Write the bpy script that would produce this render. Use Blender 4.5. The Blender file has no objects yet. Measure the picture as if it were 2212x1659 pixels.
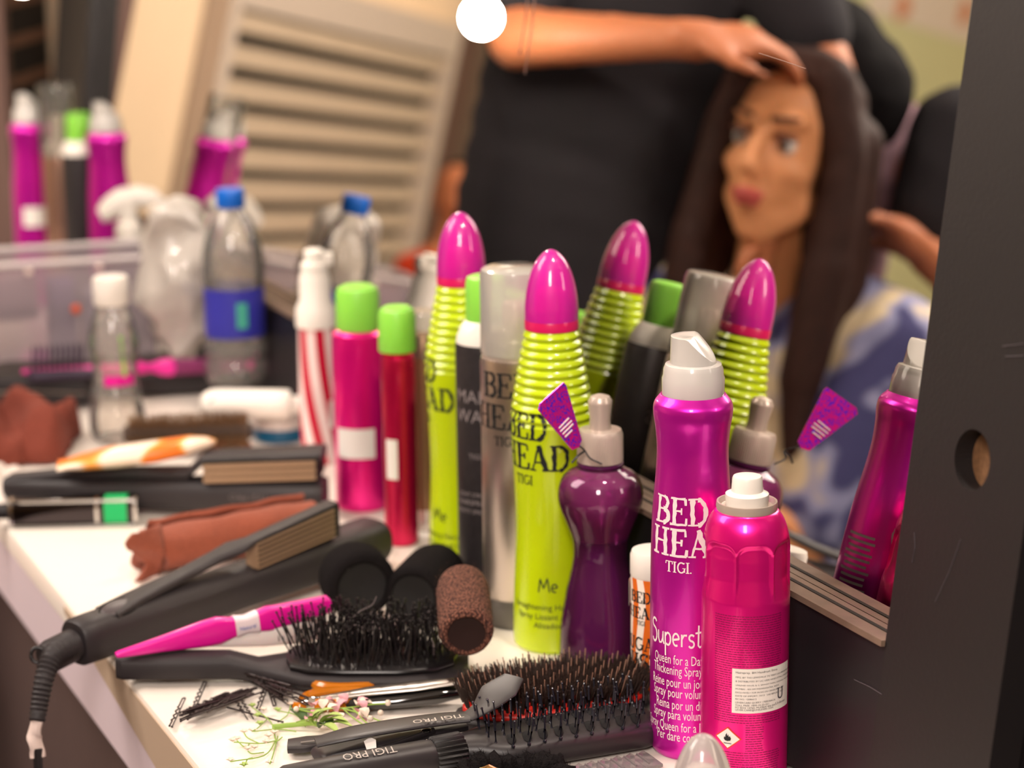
import bpy, bmesh, math, random
from mathutils import Vector, Matrix, noise
random.seed(7)
S = bpy.context.scene
COL = S.collection
PI = math.pi

# ------------------------------------------------------------------ camera
F = 4910.32
PITCH, YAW, ROLL = 0.231476, 0.418332, -0.0107926
CAMZ = 0.6
fw = Vector((math.sin(YAW)*math.cos(PITCH), math.cos(YAW)*math.cos(PITCH), -math.sin(PITCH)))
rt0 = Vector((math.cos(YAW), -math.sin(YAW), 0)); up0 = rt0.cross(fw)
rt = math.cos(ROLL)*rt0 + math.sin(ROLL)*up0
upv = -math.sin(ROLL)*rt0 + math.cos(ROLL)*up0
CAM = Vector((0, 0, CAMZ))
cd = bpy.data.cameras.new('camera'); cam = bpy.data.objects.new('camera', cd); COL.objects.link(cam)
cam.matrix_world = Matrix(((rt.x, upv.x, -fw.x, 0), (rt.y, upv.y, -fw.y, 0), (rt.z, upv.z, -fw.z, CAMZ), (0, 0, 0, 1)))
cd.sensor_width = 36; cd.lens = F/2212*36
cd.dof.use_dof = True; cd.dof.focus_distance = 1.5; cd.dof.aperture_fstop = 4.7
cd.clip_start = 0.05; cd.clip_end = 60
S.camera = cam

# ------------------------------------------------------------------ world, lights, exposure
S.view_settings.view_transform = 'Standard'; S.view_settings.look = 'None'
S.view_settings.exposure = 0.0; S.view_settings.gamma = 1.0; S.view_settings.use_curve_mapping = False
S.cycles.max_bounces = 12; S.cycles.transparent_max_bounces = 24; S.cycles.transmission_bounces = 10
S.cycles.glossy_bounces = 6; S.cycles.diffuse_bounces = 4
S.cycles.sample_clamp_indirect = 6; S.cycles.use_denoising = True; S.cycles.caustics_refractive = False; S.cycles.caustics_reflective = False
S.cycles.blur_glossy = 0.5
W = bpy.data.worlds.new('world'); S.world = W; W.use_nodes = True
W.node_tree.nodes['Background'].inputs[0].default_value = (1.0, 0.86, 0.74, 1)
W.node_tree.nodes['Background'].inputs[1].default_value = 0.30

def area(name, loc, target, size, sizey, power, col):
    l = bpy.data.lights.new(name, 'AREA'); l.shape = 'RECTANGLE'; l.size = size; l.size_y = sizey
    l.energy = power; l.color = col
    o = bpy.data.objects.new(name, l); COL.objects.link(o); o.location = loc
    o.rotation_euler = (Vector(target)-Vector(loc)).to_track_quat('-Z', 'Y').to_euler()
    return o
def point(name, loc, power, col, rad):
    l = bpy.data.lights.new(name, 'POINT'); l.energy = power; l.color = col; l.shadow_soft_size = rad
    o = bpy.data.objects.new(name, l); COL.objects.link(o); o.location = loc; return o
WARM = (1.0, 0.85, 0.72)
area('ceiling_light', (-0.65, 2.3, 1.70), (0.5, 2.0, 0), 0.9, 1.4, 44, (1.0, 0.88, 0.80))
area('wall_fill_light', (-1.6, 3.2, 1.9), (-1.4, 4.9, 0.3), 1.6, 1.6, 150, (1.0, 0.9, 0.78))  # unseen area light added to brighten the green wall
area('front_light', (-0.5, -0.5, 1.5), (0.65, 1.6, 0.1), 0.4, 0.9, 52, (1.0, 0.88, 0.80))
point('mirror_lamp_light', (0.74, 1.25, 0.85), 12.0, WARM, 0.035)
point('mirror_lamp_light', (0.74, 2.3, 0.85), 12.0, WARM, 0.035)

# ------------------------------------------------------------------ pixel helpers (photo pixel + height or distance -> a point of the room)
def ray(x, y): return fw + (x-1106)/F*rt - (y-829.5)/F*upv
def G(x, y, z=0.0):
    d = ray(x, y); return CAM + d*((z-CAMZ)/d.z)
MX, MZ, TAU = 0.77458, 0.116567, 0.121461           # mirror glass: passes x=MX at z=MZ, leans back by TAU
MN = Vector((-math.cos(TAU), 0, math.sin(TAU))); MC = Vector((MX, 0, MZ)); MU = Vector((math.sin(TAU), 0, math.cos(TAU)))
def refl(P): return P - 2*((P-MC).dot(MN))*MN
def rvec(d): return d - 2*d.dot(MN)*MN
def M(x, y, dep): return refl(CAM + dep*ray(x, y))   # where a thing stands whose mirror image is seen at (x, y), dep away
def mp(y, h, off=0.0): return MC + Vector((0, y, 0)) + MU*h + MN*off   # a point on the mirror plane
def facing(P, off=0.0): return -math.atan2(P.x, P.y) + math.radians(off)  # turns a front (local -Y) towards the camera

# ------------------------------------------------------------------ materials
def lin(c):
    if isinstance(c, str): c = [int(c[i:i+2], 16)/255 for i in (0, 2, 4)]
    return tuple(((v/12.92) if v <= .04045 else ((v+.055)/1.055)**2.4) for v in c)
MATS = {}
def mat(name, col, rough=.5, metal=0, noise_amt=0, noise_scale=40, bump=0, bump_scale=200, coat=0, alpha=None, trans=0, ior=1.45, sheen=0, sss=0, emit=0, spec=None):
    if name in MATS: return MATS[name]
    m = bpy.data.materials.new(name); m.use_nodes = True; nt = m.node_tree; N = nt.nodes; L = nt.links
    b = N['Principled BSDF']; c = lin(col)
    b.inputs['Base Color'].default_value = (*c, 1); b.inputs['Roughness'].default_value = rough; b.inputs['Metallic'].default_value = metal
    b.inputs['IOR'].default_value = ior; b.inputs['Coat Weight'].default_value = coat; b.inputs['Coat Roughness'].default_value = .08
    b.inputs['Transmission Weight'].default_value = trans
    if spec is not None: b.inputs['Specular IOR Level'].default_value = spec
    if sheen: b.inputs['Sheen Weight'].default_value = sheen
    if sss:
        b.inputs['Subsurface Weight'].default_value = sss; b.inputs['Subsurface Scale'].default_value = .01
    if alpha is not None: b.inputs['Alpha'].default_value = alpha
    if emit: b.inputs['Emission Color'].default_value = (*c, 1); b.inputs['Emission Strength'].default_value = emit
    tc = N.new('ShaderNodeTexCoord')
    if noise_amt:
        n = N.new('ShaderNodeTexNoise'); n.inputs['Scale'].default_value = noise_scale; n.inputs['Detail'].default_value = 5
        L.new(tc.outputs['Object'], n.inputs['Vector'])
        mx = N.new('ShaderNodeMix'); mx.data_type = 'RGBA'
        mx.inputs[6].default_value = (*[v*(1-noise_amt) for v in c], 1); mx.inputs[7].default_value = (*[min(1, v*(1+noise_amt)) for v in c], 1)
        L.new(n.outputs['Fac'], mx.inputs[0]); L.new(mx.outputs[2], b.inputs['Base Color'])
    if bump:
        n2 = N.new('ShaderNodeTexNoise'); n2.inputs['Scale'].default_value = bump_scale; n2.inputs['Detail'].default_value = 3
        L.new(tc.outputs['Object'], n2.inputs['Vector'])
        bp = N.new('ShaderNodeBump'); bp.inputs['Strength'].default_value = bump; bp.inputs['Distance'].default_value = .002
        L.new(n2.outputs['Fac'], bp.inputs['Height']); L.new(bp.outputs[0], b.inputs['Normal'])
    MATS[name] = m; return m
def clear(name, col, body=.15, rough=.05, tint=None, diff=None):
    """thin clear plastic: mostly see-through with a tint, a Fresnel gloss and a little milky scatter"""
    if name in MATS: return MATS[name]
    m = bpy.data.materials.new(name); m.use_nodes = True; nt = m.node_tree; N = nt.nodes; L = nt.links
    N.remove(N['Principled BSDF']); out = N['Material Output']
    tr = N.new('ShaderNodeBsdfTransparent'); tr.inputs[0].default_value = (*lin(tint or 'f4f4f0'), 1)
    df = N.new('ShaderNodeBsdfPrincipled'); df.inputs['Base Color'].default_value = (*lin(col), 1); df.inputs['Roughness'].default_value = .4
    tl = N.new('ShaderNodeBsdfTranslucent'); tl.inputs[0].default_value = (*lin(col), 1)
    ad = N.new('ShaderNodeMixShader'); ad.inputs[0].default_value = .25; L.new(df.outputs[0], ad.inputs[1]); L.new(tl.outputs[0], ad.inputs[2])
    m1 = N.new('ShaderNodeMixShader'); m1.inputs[0].default_value = body; L.new(tr.outputs[0], m1.inputs[1]); L.new(ad.outputs[0], m1.inputs[2])
    gl = N.new('ShaderNodeBsdfGlossy'); gl.inputs['Roughness'].default_value = rough; gl.inputs[0].default_value = (1, 1, 1, 1)
    fr = N.new('ShaderNodeFresnel'); fr.inputs[0].default_value = 1.45
    m2 = N.new('ShaderNodeMixShader'); L.new(fr.outputs[0], m2.inputs[0]); L.new(m1.outputs[0], m2.inputs[1]); L.new(gl.outputs[0], m2.inputs[2])
    L.new(m2.outputs[0], out.inputs['Surface']); MATS[name] = m; return m

white_pl = mat('white_plastic', 'f3ece2', .35)
black_pl = mat('black_plastic', '1f1b1d', .42, noise_amt=.1)
black_soft = mat('black_rubber', '2a2527', .6, bump=.15, bump_scale=900)
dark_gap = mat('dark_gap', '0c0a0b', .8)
chrome = mat('chrome', 'd8d4d0', .12, 1)
steel = mat('brushed_steel', 'b9b2ab', .28, 1)
def aniso(m, a=.75):
    n = m.node_tree; b = n.nodes['Principled BSDF']; b.inputs['Anisotropic'].default_value = a
    t = n.nodes.new('ShaderNodeTangent'); t.direction_type = 'RADIAL'; t.axis = 'Z'; n.links.new(t.outputs[0], b.inputs['Tangent']); return m
mag = aniso(mat('magenta_metal', 'dc1cb4', .28, .66, coat=.35))
pinkm = aniso(mat('pink_metal', 'fc1490', .28, .62, coat=.35))
redpink = aniso(mat('crimson_metal', 'dc1454', .30, .75, coat=.4))
lime = mat('lime_plastic', 'bfd60c', .25, coat=.6, sss=.1)
limecap = mat('green_cap_plastic', '8fdc4e', .4, sss=.2)
pinkcap = clear('pink_clear_plastic', 'ff24c4', .66, .06, 'ff88dc')
pinkin = mat('pink_inner_plastic', 'f0048c', .3)
crimson_band = mat('crimson_band_plastic', 'd0185c', .3)
silver_pl = mat('silver_plastic', 'c4b4a8', .35, .35)
silverm = aniso(mat('silver_metal', 'dcd0c8', .3, .95))
frost = clear('frosted_plastic', 'fffaf4', .76, .12)
frost2 = clear('frosted_cap_plastic', 'fffaf0', .50, .10)
clearp = clear('clear_plastic', 'f4f2ec', .10, .04)
print_w = mat('white_print', 'f2dfe0', .5)
print_b = mat('black_print', '15181a', .55)
paper = mat('label_paper', 'e9e2dc', .6)

# ------------------------------------------------------------------ mesh helpers
def smooth(me, ang=35):
    me.shade_smooth(); me.set_sharp_from_angle(angle=math.radians(ang))
def obj(name, data, material, parent=None, loc=None, rot=None, sm=35):
    """data = (verts, faces) or a bmesh; links ONE mesh object"""
    me = bpy.data.meshes.new(name)
    if isinstance(data, bmesh.types.BMesh): data.to_mesh(me); data.free()
    else: me.from_pydata([tuple(v) for v in data[0]], [], data[1])
    me.update()
    if sm: smooth(me, sm)
    for k in (material if isinstance(material, (list, tuple)) else [material]): me.materials.append(k)
    o = bpy.data.objects.new(name, me); COL.objects.link(o)
    if parent is not None: o.parent = parent
    if loc is not None: o.location = loc
    if rot is not None: o.rotation_euler = rot
    return o
def tag(o, label, cat, group=None, kind=None):
    if label: o['label'] = label
    if cat: o['category'] = cat
    if group: o['group'] = group
    if kind: o['kind'] = kind
    return o
def thing(name, label, cat, loc=(0, 0, 0), rotz=0, group=None):
    o = bpy.data.objects.new(name, None); COL.objects.link(o); o.empty_display_size = .02
    o.location = loc; o.rotation_euler = (0, 0, rotz); return tag(o, label, cat, group)
def struct(name, data, material, **k):
    o = obj(name, data, material, **k); o['kind'] = 'structure'; return o
def join(*ms):
    V, Fc = [], []
    for v, f in ms:
        n = len(V); V += list(v); Fc += [tuple(i+n for i in q) for q in f]
    return V, Fc
def xf(m, mt): return [mt @ Vector(v) for v in m[0]], m[1]
def mv(m, x=0, y=0, z=0): return [Vector(v)+Vector((x, y, z)) for v in m[0]], m[1]
def lathe(prof, seg=48, rf=None, cap=True):
    V, Fc = [], []
    for (r, z) in prof:
        for i in range(seg):
            a = 2*PI*i/seg; rr = rf(r, z, a) if rf else r
            V.append(Vector((rr*math.cos(a), rr*math.sin(a), z)))
    for k in range(len(prof)-1):
        for i in range(seg):
            j = (i+1) % seg
            Fc.append((k*seg+i, k*seg+j, (k+1)*seg+j, (k+1)*seg+i))
    if cap:
        if prof[0][0] > 1e-5: Fc.append(tuple(reversed(range(seg))))
        if prof[-1][0] > 1e-5: n = (len(prof)-1)*seg; Fc.append(tuple(range(n, n+seg)))
    return V, Fc
def spline(pts, n=8):
    """Catmull-Rom through 2-D/3-D points"""
    P = [Vector(p) for p in pts]; P = [2*P[0]-P[1]]+P+[2*P[-1]-P[-2]]; out = []
    for i in range(1, len(P)-2):
        a, b, c, d = P[i-1], P[i], P[i+1], P[i+2]
        for k in range(n):
            t = k/n
            out.append(.5*((2*b)+(c-a)*t+(2*a-5*b+4*c-d)*t*t+(3*b-a-3*c+d)*t**3))
    out.append(P[-2]); return out
def box(x0, x1, y0, y1, z0, z1):
    V = [Vector((x, y, z)) for z in (z0, z1) for y in (y0, y1) for x in (x0, x1)]
    return V, [(0, 2, 3, 1), (4, 5, 7, 6), (0, 1, 5, 4), (2, 6, 7, 3), (0, 4, 6, 2), (1, 3, 7, 5)]
def bevel(m, w=.002, seg=2):
    bm = bmesh.new(); vs = [bm.verts.new(v) for v in m[0]]
    for f in m[1]: bm.faces.new([vs[i] for i in f])
    bmesh.ops.bevel(bm, geom=bm.edges[:], offset=w, segments=seg, affect='EDGES', profile=.5)
    bm.verts.index_update(); r = ([v.co.copy() for v in bm.verts], [tuple(v.index for v in f.verts) for f in bm.faces]); bm.free(); return r
def frame_of(d, hint=Vector((0, 0, 1))):
    d = d.normalized(); s = hint.cross(d)
    if s.length < 1e-4: s = Vector((1, 0, 0)).cross(d)
    s.normalize(); return s, d.cross(s).normalized()
def tube(path, rad, seg=10, closed=False, sy=1.0, hint=Vector((0, 0, 1))):
    P = [Vector(p) for p in path]; V, Fc = [], []; n = len(P)
    for i, p in enumerate(P):
        d = (P[(i+1) % n]-P[i-1]) if closed else (P[min(i+1, n-1)]-P[max(i-1, 0)])
        s, t = frame_of(d, hint); r = rad[i] if isinstance(rad, (list, tuple)) else rad
        for k in range(seg):
            a = 2*PI*k/seg; V.append(p+s*(r*math.cos(a))+t*(r*sy*math.sin(a)))
    for i in range(n if closed else n-1):
        for k in range(seg):
            a, b = i*seg, ((i+1) % n)*seg; l = (k+1) % seg
            Fc.append((a+k, a+l, b+l, b+k))
    if not closed: Fc.append(tuple(reversed(range(seg)))); Fc.append(tuple(range((n-1)*seg, n*seg)))
    return V, Fc
def loft(secs):
    """secs: list of rings (same count) -> closed skin"""
    seg = len(secs[0]); V = [v for r in secs for v in r]; Fc = []
    for i in range(len(secs)-1):
        for k in range(seg):
            l = (k+1) % seg; Fc.append((i*seg+k, i*seg+l, (i+1)*seg+l, (i+1)*seg+k))
    Fc.append(tuple(reversed(range(seg)))); Fc.append(tuple(range((len(secs)-1)*seg, len(secs)*seg))); return V, Fc
def rring(x, w, h, cz=0, cy=0, n=24, p=3.0):
    """super-ellipse ring in the plane x=const"""
    R = []
    for k in range(n):
        a = 2*PI*k/n; c, s = math.cos(a), math.sin(a)
        R.append(Vector((x, cy+w*math.copysign(abs(c)**(2/p), c), cz+h*math.copysign(abs(s)**(2/p), s))))
    return R
def sphere(c, r, seg=16, sc=(1, 1, 1)):
    V, Fc = lathe([(r*math.sin(PI*k/(seg//2)) if 0 < k < seg//2 else 1e-6, -r*math.cos(PI*k/(seg//2))) for k in range(seg//2+1)], seg, cap=False)
    return [Vector((v.x*sc[0]+c[0], v.y*sc[1]+c[1], v.z*sc[2]+c[2])) for v in V], Fc
def extrude(poly, z0, z1):
    n = len(poly); V = [Vector((p[0], p[1], z0)) for p in poly]+[Vector((p[0], p[1], z1)) for p in poly]
    return V, [tuple(reversed(range(n))), tuple(range(n, 2*n))]+[(i, (i+1) % n, n+(i+1) % n, n+i) for i in range(n)]
def lay(o, A, B, z=None):
    """places o with its +X running from point A to point B (its origin at A)"""
    A, B = Vector(A), Vector(B); d = (B-A).normalized(); s, t = frame_of(d)
    # +X=d, +Y=s, +Z=t
    o.matrix_world = Matrix(((d.x, s.x, t.x, A.x), (d.y, s.y, t.y, A.y), (d.z, s.z, t.z, A.z), (0, 0, 0, 1))); return o
def copytree(o, parent=None):
    c = o.copy(); COL.objects.link(c); c.parent = parent
    for ch in list(o.children): copytree(ch, c)
    return c

# ------------------------------------------------------------------ lettering
def arc(cx, cy, rx, ry, a0, a1, n=10):
    return [(cx+rx*math.cos(math.radians(a0+(a1-a0)*i/n)), cy+ry*math.sin(math.radians(a0+(a1-a0)*i/n))) for i in range(n+1)]
# slab glyphs: list of (polyline, width)
SL = {
 'B': (.72, [([(.16, 0), (.16, 1)], .17), ([(0, .03), (.42, .03)], .07), ([(0, .97), (.40, .97)], .07), ([(.16, .52), (.42, .52)], .07), (arc(.40, .76, .19, .21, 90, -90), .13), (arc(.42, .27, .22, .24, 90, -90), .15)]),
 'E': (.68, [([(.16, 0), (.16, 1)], .17), ([(0, .03), (.62, .03)], .08), ([(0, .97), (.58, .97)], .08), ([(.16, .52), (.44, .52)], .07), ([(.57, .97), (.59, .74)], .09), ([(.60, .03), (.62, .28)], .10), ([(.44, .40), (.44, .64)], .07)]),
 'D': (.76, [([(.16, 0), (.16, 1)], .17), ([(0, .03), (.38, .03)], .07), ([(0, .97), (.38, .97)], .07), (arc(.36, .5, .29, .46, 90, -90, 14), .15)]),
 'H': (.82, [([(.16, 0), (.16, 1)], .15), ([(.62, 0), (.62, 1)], .15), ([(.16, .51), (.62, .51)], .07), ([(0, .03), (.32, .03)], .07), ([(0, .97), (.32, .97)], .07), ([(.46, .03), (.78, .03)], .07), ([(.46, .97), (.78, .97)], .07)]),
 'A': (.80, [([(.12, .02), (.38, 1)], .07), ([(.36, 1), (.66, .02)], .18), ([(.22, .33), (.56, .33)], .07), ([(0, .03), (.26, .03)], .07), ([(.50, .03), (.80, .03)], .07)]),
 'T': (.74, [([(.36, 0), (.36, 1)], .16), ([(.02, .96), (.70, .96)], .08), ([(.04, .96), (.02, .72)], .09), ([(.68, .96), (.70, .72)], .09), ([(.20, .03), (.52, .03)], .07)]),
 'I': (.40, [([(.18, 0), (.18, 1)], .15), ([(.02, .03), (.34, .03)], .07), ([(.02, .97), (.34, .97)], .07)]),
 'G': (.78, [(arc(.40, .5, .32, .46, 50, 330, 18), .13), ([(.64, .82), (.66, .98)], .06), ([(.68, .08), (.68, .44)], .12), ([(.50, .44), (.80, .44)], .07)]),
 'R': (.78, [([(.16, 0), (.16, 1)], .17), ([(0, .03), (.32, .03)], .07), ([(0, .97), (.40, .97)], .07), ([(.16, .50), (.42, .50)], .07), (arc(.40, .74, .19, .23, 90, -90), .13), ([(.40, .50), (.68, .03)], .15), ([(.60, .03), (.78, .03)], .07)]),
 'U': (.78, [([(.16, 1), (.16, .32)]+arc(.38, .30, .22, .27, 180, 360)[1:]+[(.60, 1)], .13), ([(0, .97), (.32, .97)], .07), ([(.46, .97), (.74, .97)], .07)]),
 'S': (.66, [(arc(.33, .74, .22, .22, 30, 260, 12)+arc(.33, .28, .24, .25, 90, -140, 12), .13), ([(.54, .78), (.56, .98)], .06), ([(.08, .02), (.10, .22)], .06)]),
 'N': (.82, [([(.14, 0), (.14, 1)], .07), ([(.64, 0), (.64, 1)], .07), ([(.14, 1), (.64, 0)], .16)]),
 ' ': (.4, []), '.': (.25, [([(.06, 0), (.06, .12)], .12)]),
}
HAND = {
 'S': (.62, [(arc(.30, .80, .20, .18, 20, 250, 10)+arc(.30, .30, .22, .30, 80, -150, 10), .10)]),
 'u': (.5, [([(.05, .55), (.06, .2), (.15, .04), (.28, .06), (.38, .25), (.40, .55), (.41, .15), (.48, .02)], .09)]),
 'p': (.5, [([(.06, .55), (.08, -.45)], .09), ([(.08, .40)]+arc(.24, .28, .17, .26, 120, -130, 10), .09)]),
 'e': (.48, [([(.06, .28), (.40, .34)]+arc(.23, .30, .18, .26, 10, 300, 12), .09)]),
 'r': (.42, [([(.08, .55), (.08, .02)], .09), ([(.08, .34), (.20, .52), (.36, .52)], .09)]),
 's': (.40, [(arc(.20, .42, .14, .13, 30, 260, 8)+arc(.18, .15, .15, .14, 80, -150, 8), .09)]),
 't': (.40, [([(.18, .95), (.16, .10), (.24, .02), (.34, .06)], .09), ([(.00, .62), (.38, .66)], .08)]),
 'M': (.85, [([(.05, 0), (.14, .9), (.38, .25), (.62, .95), (.76, .02)], .09)]),
 'A': (.7, [([(.02, 0), (.30, 1), (.55, 0)], .05), ([(.05, .36), (.60, .42)], .05)]),
 'N': (.6, [([(.02, 0), (.08, .7), (.36, .02), (.48, .75)], .05)]),
 'c': (.4, [(arc(.2, .28, .17, .26, 50, 310, 8), .05)]),
 'o': (.4, [(arc(.2, .24, .15, .2, 0, 360, 10), .05)]),
 'C': (.6, [(arc(.3, .5, .25, .45, 50, 310, 12), .1)]), 'h': (.5, [([(.06, .95), (.06, 0)], .09), ([(.06, .35), (.2, .55), (.36, .4), (.38, 0)], .09)]),
 ' ': (.35, []),
}
def strokes(text, size, font=SL, sp=1.0, rough=0):
    """-> (verts2d, faces) starting at u=0 on the baseline; and the width"""
    V, Fc = [], []; u = 0
    for ch in text:
        w, sts = font[ch]
        for pl, wd in sts:
            pts = []
            for i in range(len(pl)-1):
                a, b = Vector((*pl[i], 0)), Vector((*pl[i+1], 0)); n = max(1, int((b-a).length/.14))
                for k in range(n): pts.append(a.lerp(b, k/n))
            pts.append(Vector((*pl[-1], 0)))
            n0 = len(V)
            for i, p in enumerate(pts):
                d = (pts[min(i+1, len(pts)-1)]-pts[max(i-1, 0)]).normalized(); nn = Vector((-d.y, d.x, 0))
                j1 = (random.random()-.5)*rough; j2 = (random.random()-.5)*rough
                V.append(((u+p.x+nn.x*(wd/2+j1*wd))*size, (p.y+nn.y*(wd/2+j1*wd))*size)); V.append(((u+p.x-nn.x*(wd/2+j2*wd))*size, (p.y-nn.y*(wd/2+j2*wd))*size))
            for i in range(len(pts)-1): Fc.append((n0+2*i, n0+2*i+1, n0+2*i+3, n0+2*i+2))
        u += w*sp
    return V, Fc, u*size
def sans(text, size):
    """the same from Blender's own built-in face"""
    c = bpy.data.curves.new('t', 'FONT'); c.body = text; c.size = size; c.resolution_u = 2
    o = bpy.data.objects.new('t', c); COL.objects.link(o)
    dg = bpy.context.evaluated_depsgraph_get(); me = bpy.data.meshes.new_from_object(o.evaluated_get(dg))
    bm = bmesh.new(); bm.from_mesh(me); bmesh.ops.triangulate(bm, faces=bm.faces[:])
    if bm.verts:
        x0 = min(v.co.x for v in bm.verts); x1 = max(v.co.x for v in bm.verts); k = x0+.003
        while k < x1:
            bmesh.ops.bisect_plane(bm, geom=bm.verts[:]+bm.edges[:]+bm.faces[:], plane_co=(k, 0, 0), plane_no=(1, 0, 0)); k += .003
    bm.verts.index_update(); V = [(v.co.x, v.co.y) for v in bm.verts]; Fc = [tuple(v.index for v in f.verts) for f in bm.faces]
    bm.free(); bpy.data.objects.remove(o); bpy.data.curves.remove(c); bpy.data.meshes.remove(me)
    return V, Fc, (max([v[0] for v in V]) if V else 0)
def rect2(u0, u1, v0, v1, n=8):
    V = []; 
    for i in range(n+1): V += [(u0+(u1-u0)*i/n, v0), (u0+(u1-u0)*i/n, v1)]
    return V, [(2*i, 2*i+2, 2*i+3, 2*i+1) for i in range(n)], u1
def rof(prof):
    P = sorted([(z, r) for r, z in prof])
    def f(z):
        for a, b in zip(P, P[1:]):
            if a[0] <= z <= b[0]:
                t = (z-a[0])/max(1e-9, b[0]-a[0]); return a[1]+(b[1]-a[1])*t
        return P[0][1] if z < P[0][0] else P[-1][1]
    return f
def wrap(m, z, R, u=0, center=False, eps=.00025, a0=0, r0=None):
    """wraps flat lettering round a lathe profile, the middle of its front at local -Y"""
    rr = R if callable(R) else (lambda _z: R); w = m[2]; sh = u-(w/2 if center else 0); V = []
    for (x, y) in m[0]:
        r = rr(z+y)+eps; a = -PI/2+math.radians(a0)+(x+sh)/(r0 or rr(z)); V.append(Vector((r*math.cos(a), r*math.sin(a), z+y)))
    return V, m[1]
def flat(m, mt, u=0, v=0, eps=.0003):
    return [mt @ Vector((x+u, y+v, eps)) for x, y in m[0]], m[1]

# ================================================================== SETTING
wallbeige = mat('beige_wall_paint', 'ecd0ae', .8, noise_amt=.06, noise_scale=3)
wallgreen = mat('pale_green_wall_paint', 'dde2b4', .8, noise_amt=.06, noise_scale=2)
walldark = mat('dark_wall_paint', '2a2326', .8)
ceilm = mat('ceiling_paint', 'e9dfd2', .9)
floorm = mat('dark_floor', '4a3c38', .5, noise_amt=.2, noise_scale=8)
FZ, CZ = -.75, 2.0
LP = M(930, 300, 6.2); LD = Vector((-.634, .773, 0)).normalized(); LN = Vector((LD.y, -LD.x, 0))
def lw(px, py):
    """mirror pixel -> point on the louvred wall"""
    o = CAM; d = ray(px, py); t = (MC-o).dot(MN)/d.dot(MN); h = o+d*t; e = rvec(d); k = (LP-h).dot(LN)/e.dot(LN); return h+e*k
K = lw(985, 300); K = Vector((K.x, K.y, 0))
WX = .93
A0 = LP+LD*((1.25-LP.x)/LD.x); A0 = Vector((A0.x, A0.y, 0))           # where the louvred wall meets the wall behind the mirror
GD = Vector((math.cos(math.radians(157)), math.sin(math.radians(157)), 0)); KE = K+GD*3.2
def wallseg(name, a, b, m, z0=FZ, z1=CZ, th=.06):
    a, b = Vector((a[0], a[1], 0)), Vector((b[0], b[1], 0)); d = (b-a).normalized(); n = Vector((d.y, -d.x, 0))
    c = (Vector((-.4, 1.5, 0))-a).dot(n); n = -n if c > 0 else n       # thickness away from the room
    pts = [a, b, b+n*th, a+n*th]
    return struct(name, extrude(pts, z0, z1), m, sm=0)
wallseg('wall_right', (WX, -1.6), (WX, 3.46), walldark)
wallseg('wall_right', (1.25, 3.46), (1.25, A0.y), wallbeige)
wallseg('wall_right', (WX, 3.46), (1.25, 3.46), walldark)
wallseg('wall_back', A0, K, wallbeige)
wallseg('wall_green', K, KE, wallgreen)
wallseg('wall_left', KE, (KE.x, -1.6), wallbeige)
wallseg('wall_front', (KE.x, -1.6), (WX, -1.6), wallbeige)
struct('floor', box(KE.x-.1, 1.35, -1.7, 8.0, FZ-.05, FZ), floorm, sm=0)
struct('ceiling', box(KE.x-.1, 1.35, -1.7, 8.0, CZ, CZ+.05), ceilm, sm=0)
# dark post in the corner
pm = mat('dark_post_paint', '5c463c', .6)
q0, q1 = lw(948, 300), lw(990, 300)
pa = Vector((q0.x, q0.y, 0))-LN*0.005; pb = Vector((q1.x, q1.y, 0))-LN*0.005
struct('trim_1', extrude([pa, pb, pb-LN*.05, pa-LN*.05], FZ, CZ), pm, sm=0)

# louvred shutter standing against the beige wall
slatm = mat('shutter_slat_paint', 'c9b49c', .6, noise_amt=.08, noise_scale=10)
shutm = mat('shutter_frame_paint', 'c2b2a4', .6)
def louvre(name, label, O, D, width, ztop, zbot, pitch=.070, fw_=.060, inw=-1, sm_=slatm, fm_=shutm):
    """O: lower start corner (z ignored), D: unit run"""
    t = thing(name, label, 'shutter', (O.x, O.y, zbot), math.atan2(D.y, D.x))
    H = ztop-zbot
    obj('frame', join(box(0, fw_, -.025, .025, 0, H), box(width-fw_, width, -.025, .025, 0, H), box(fw_, width-fw_, -.025, .025, H-fw_*1.4, H), box(fw_, width-fw_, -.025, .025, 0, fw_)), fm_, t, sm=0)
    obj('gap_shade_sheet', box(fw_*.5, width-fw_*.5, .021*inw, .024*inw, fw_*.5, H-fw_*.5), dark_gap, t, sm=0)  # near-black sheet: the shade between the slats is put into its colour
    sl = []; z = fw_+.03
    while z < H-fw_*1.4-.02:
        b = box(fw_, width-fw_, -.024, .012, -.019, .019)
        R = Matrix.Rotation(math.radians(8*inw), 4, 'X'); sl.append(mv(xf(b, R), 0, 0, z)); z += pitch
    obj('slats', join(*sl), sm_, t, sm=0); return t
a_, b_ = lw(425, 100), lw(945, 130); OA = Vector((a_.x, a_.y, 0))-LN*.03; wd = (Vector((b_.x, b_.y, 0))-Vector((a_.x, a_.y, 0))).length
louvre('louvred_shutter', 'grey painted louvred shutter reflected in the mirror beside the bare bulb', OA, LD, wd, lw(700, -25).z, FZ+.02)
# shutter leaf beyond the far end of the mirror
P2 = CAM+ray(-14, 150)*3.52; L2 = Vector((.475, .88, 0)).normalized(); P2 = Vector((P2.x, P2.y, 0))
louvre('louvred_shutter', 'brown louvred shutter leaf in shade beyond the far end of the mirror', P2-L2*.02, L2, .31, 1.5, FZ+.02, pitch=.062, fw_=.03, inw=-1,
       sm_=mat('brown_slat_paint', '7a5644', .6), fm_=mat('brown_shutter_frame_paint', '6a5048', .6))

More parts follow.
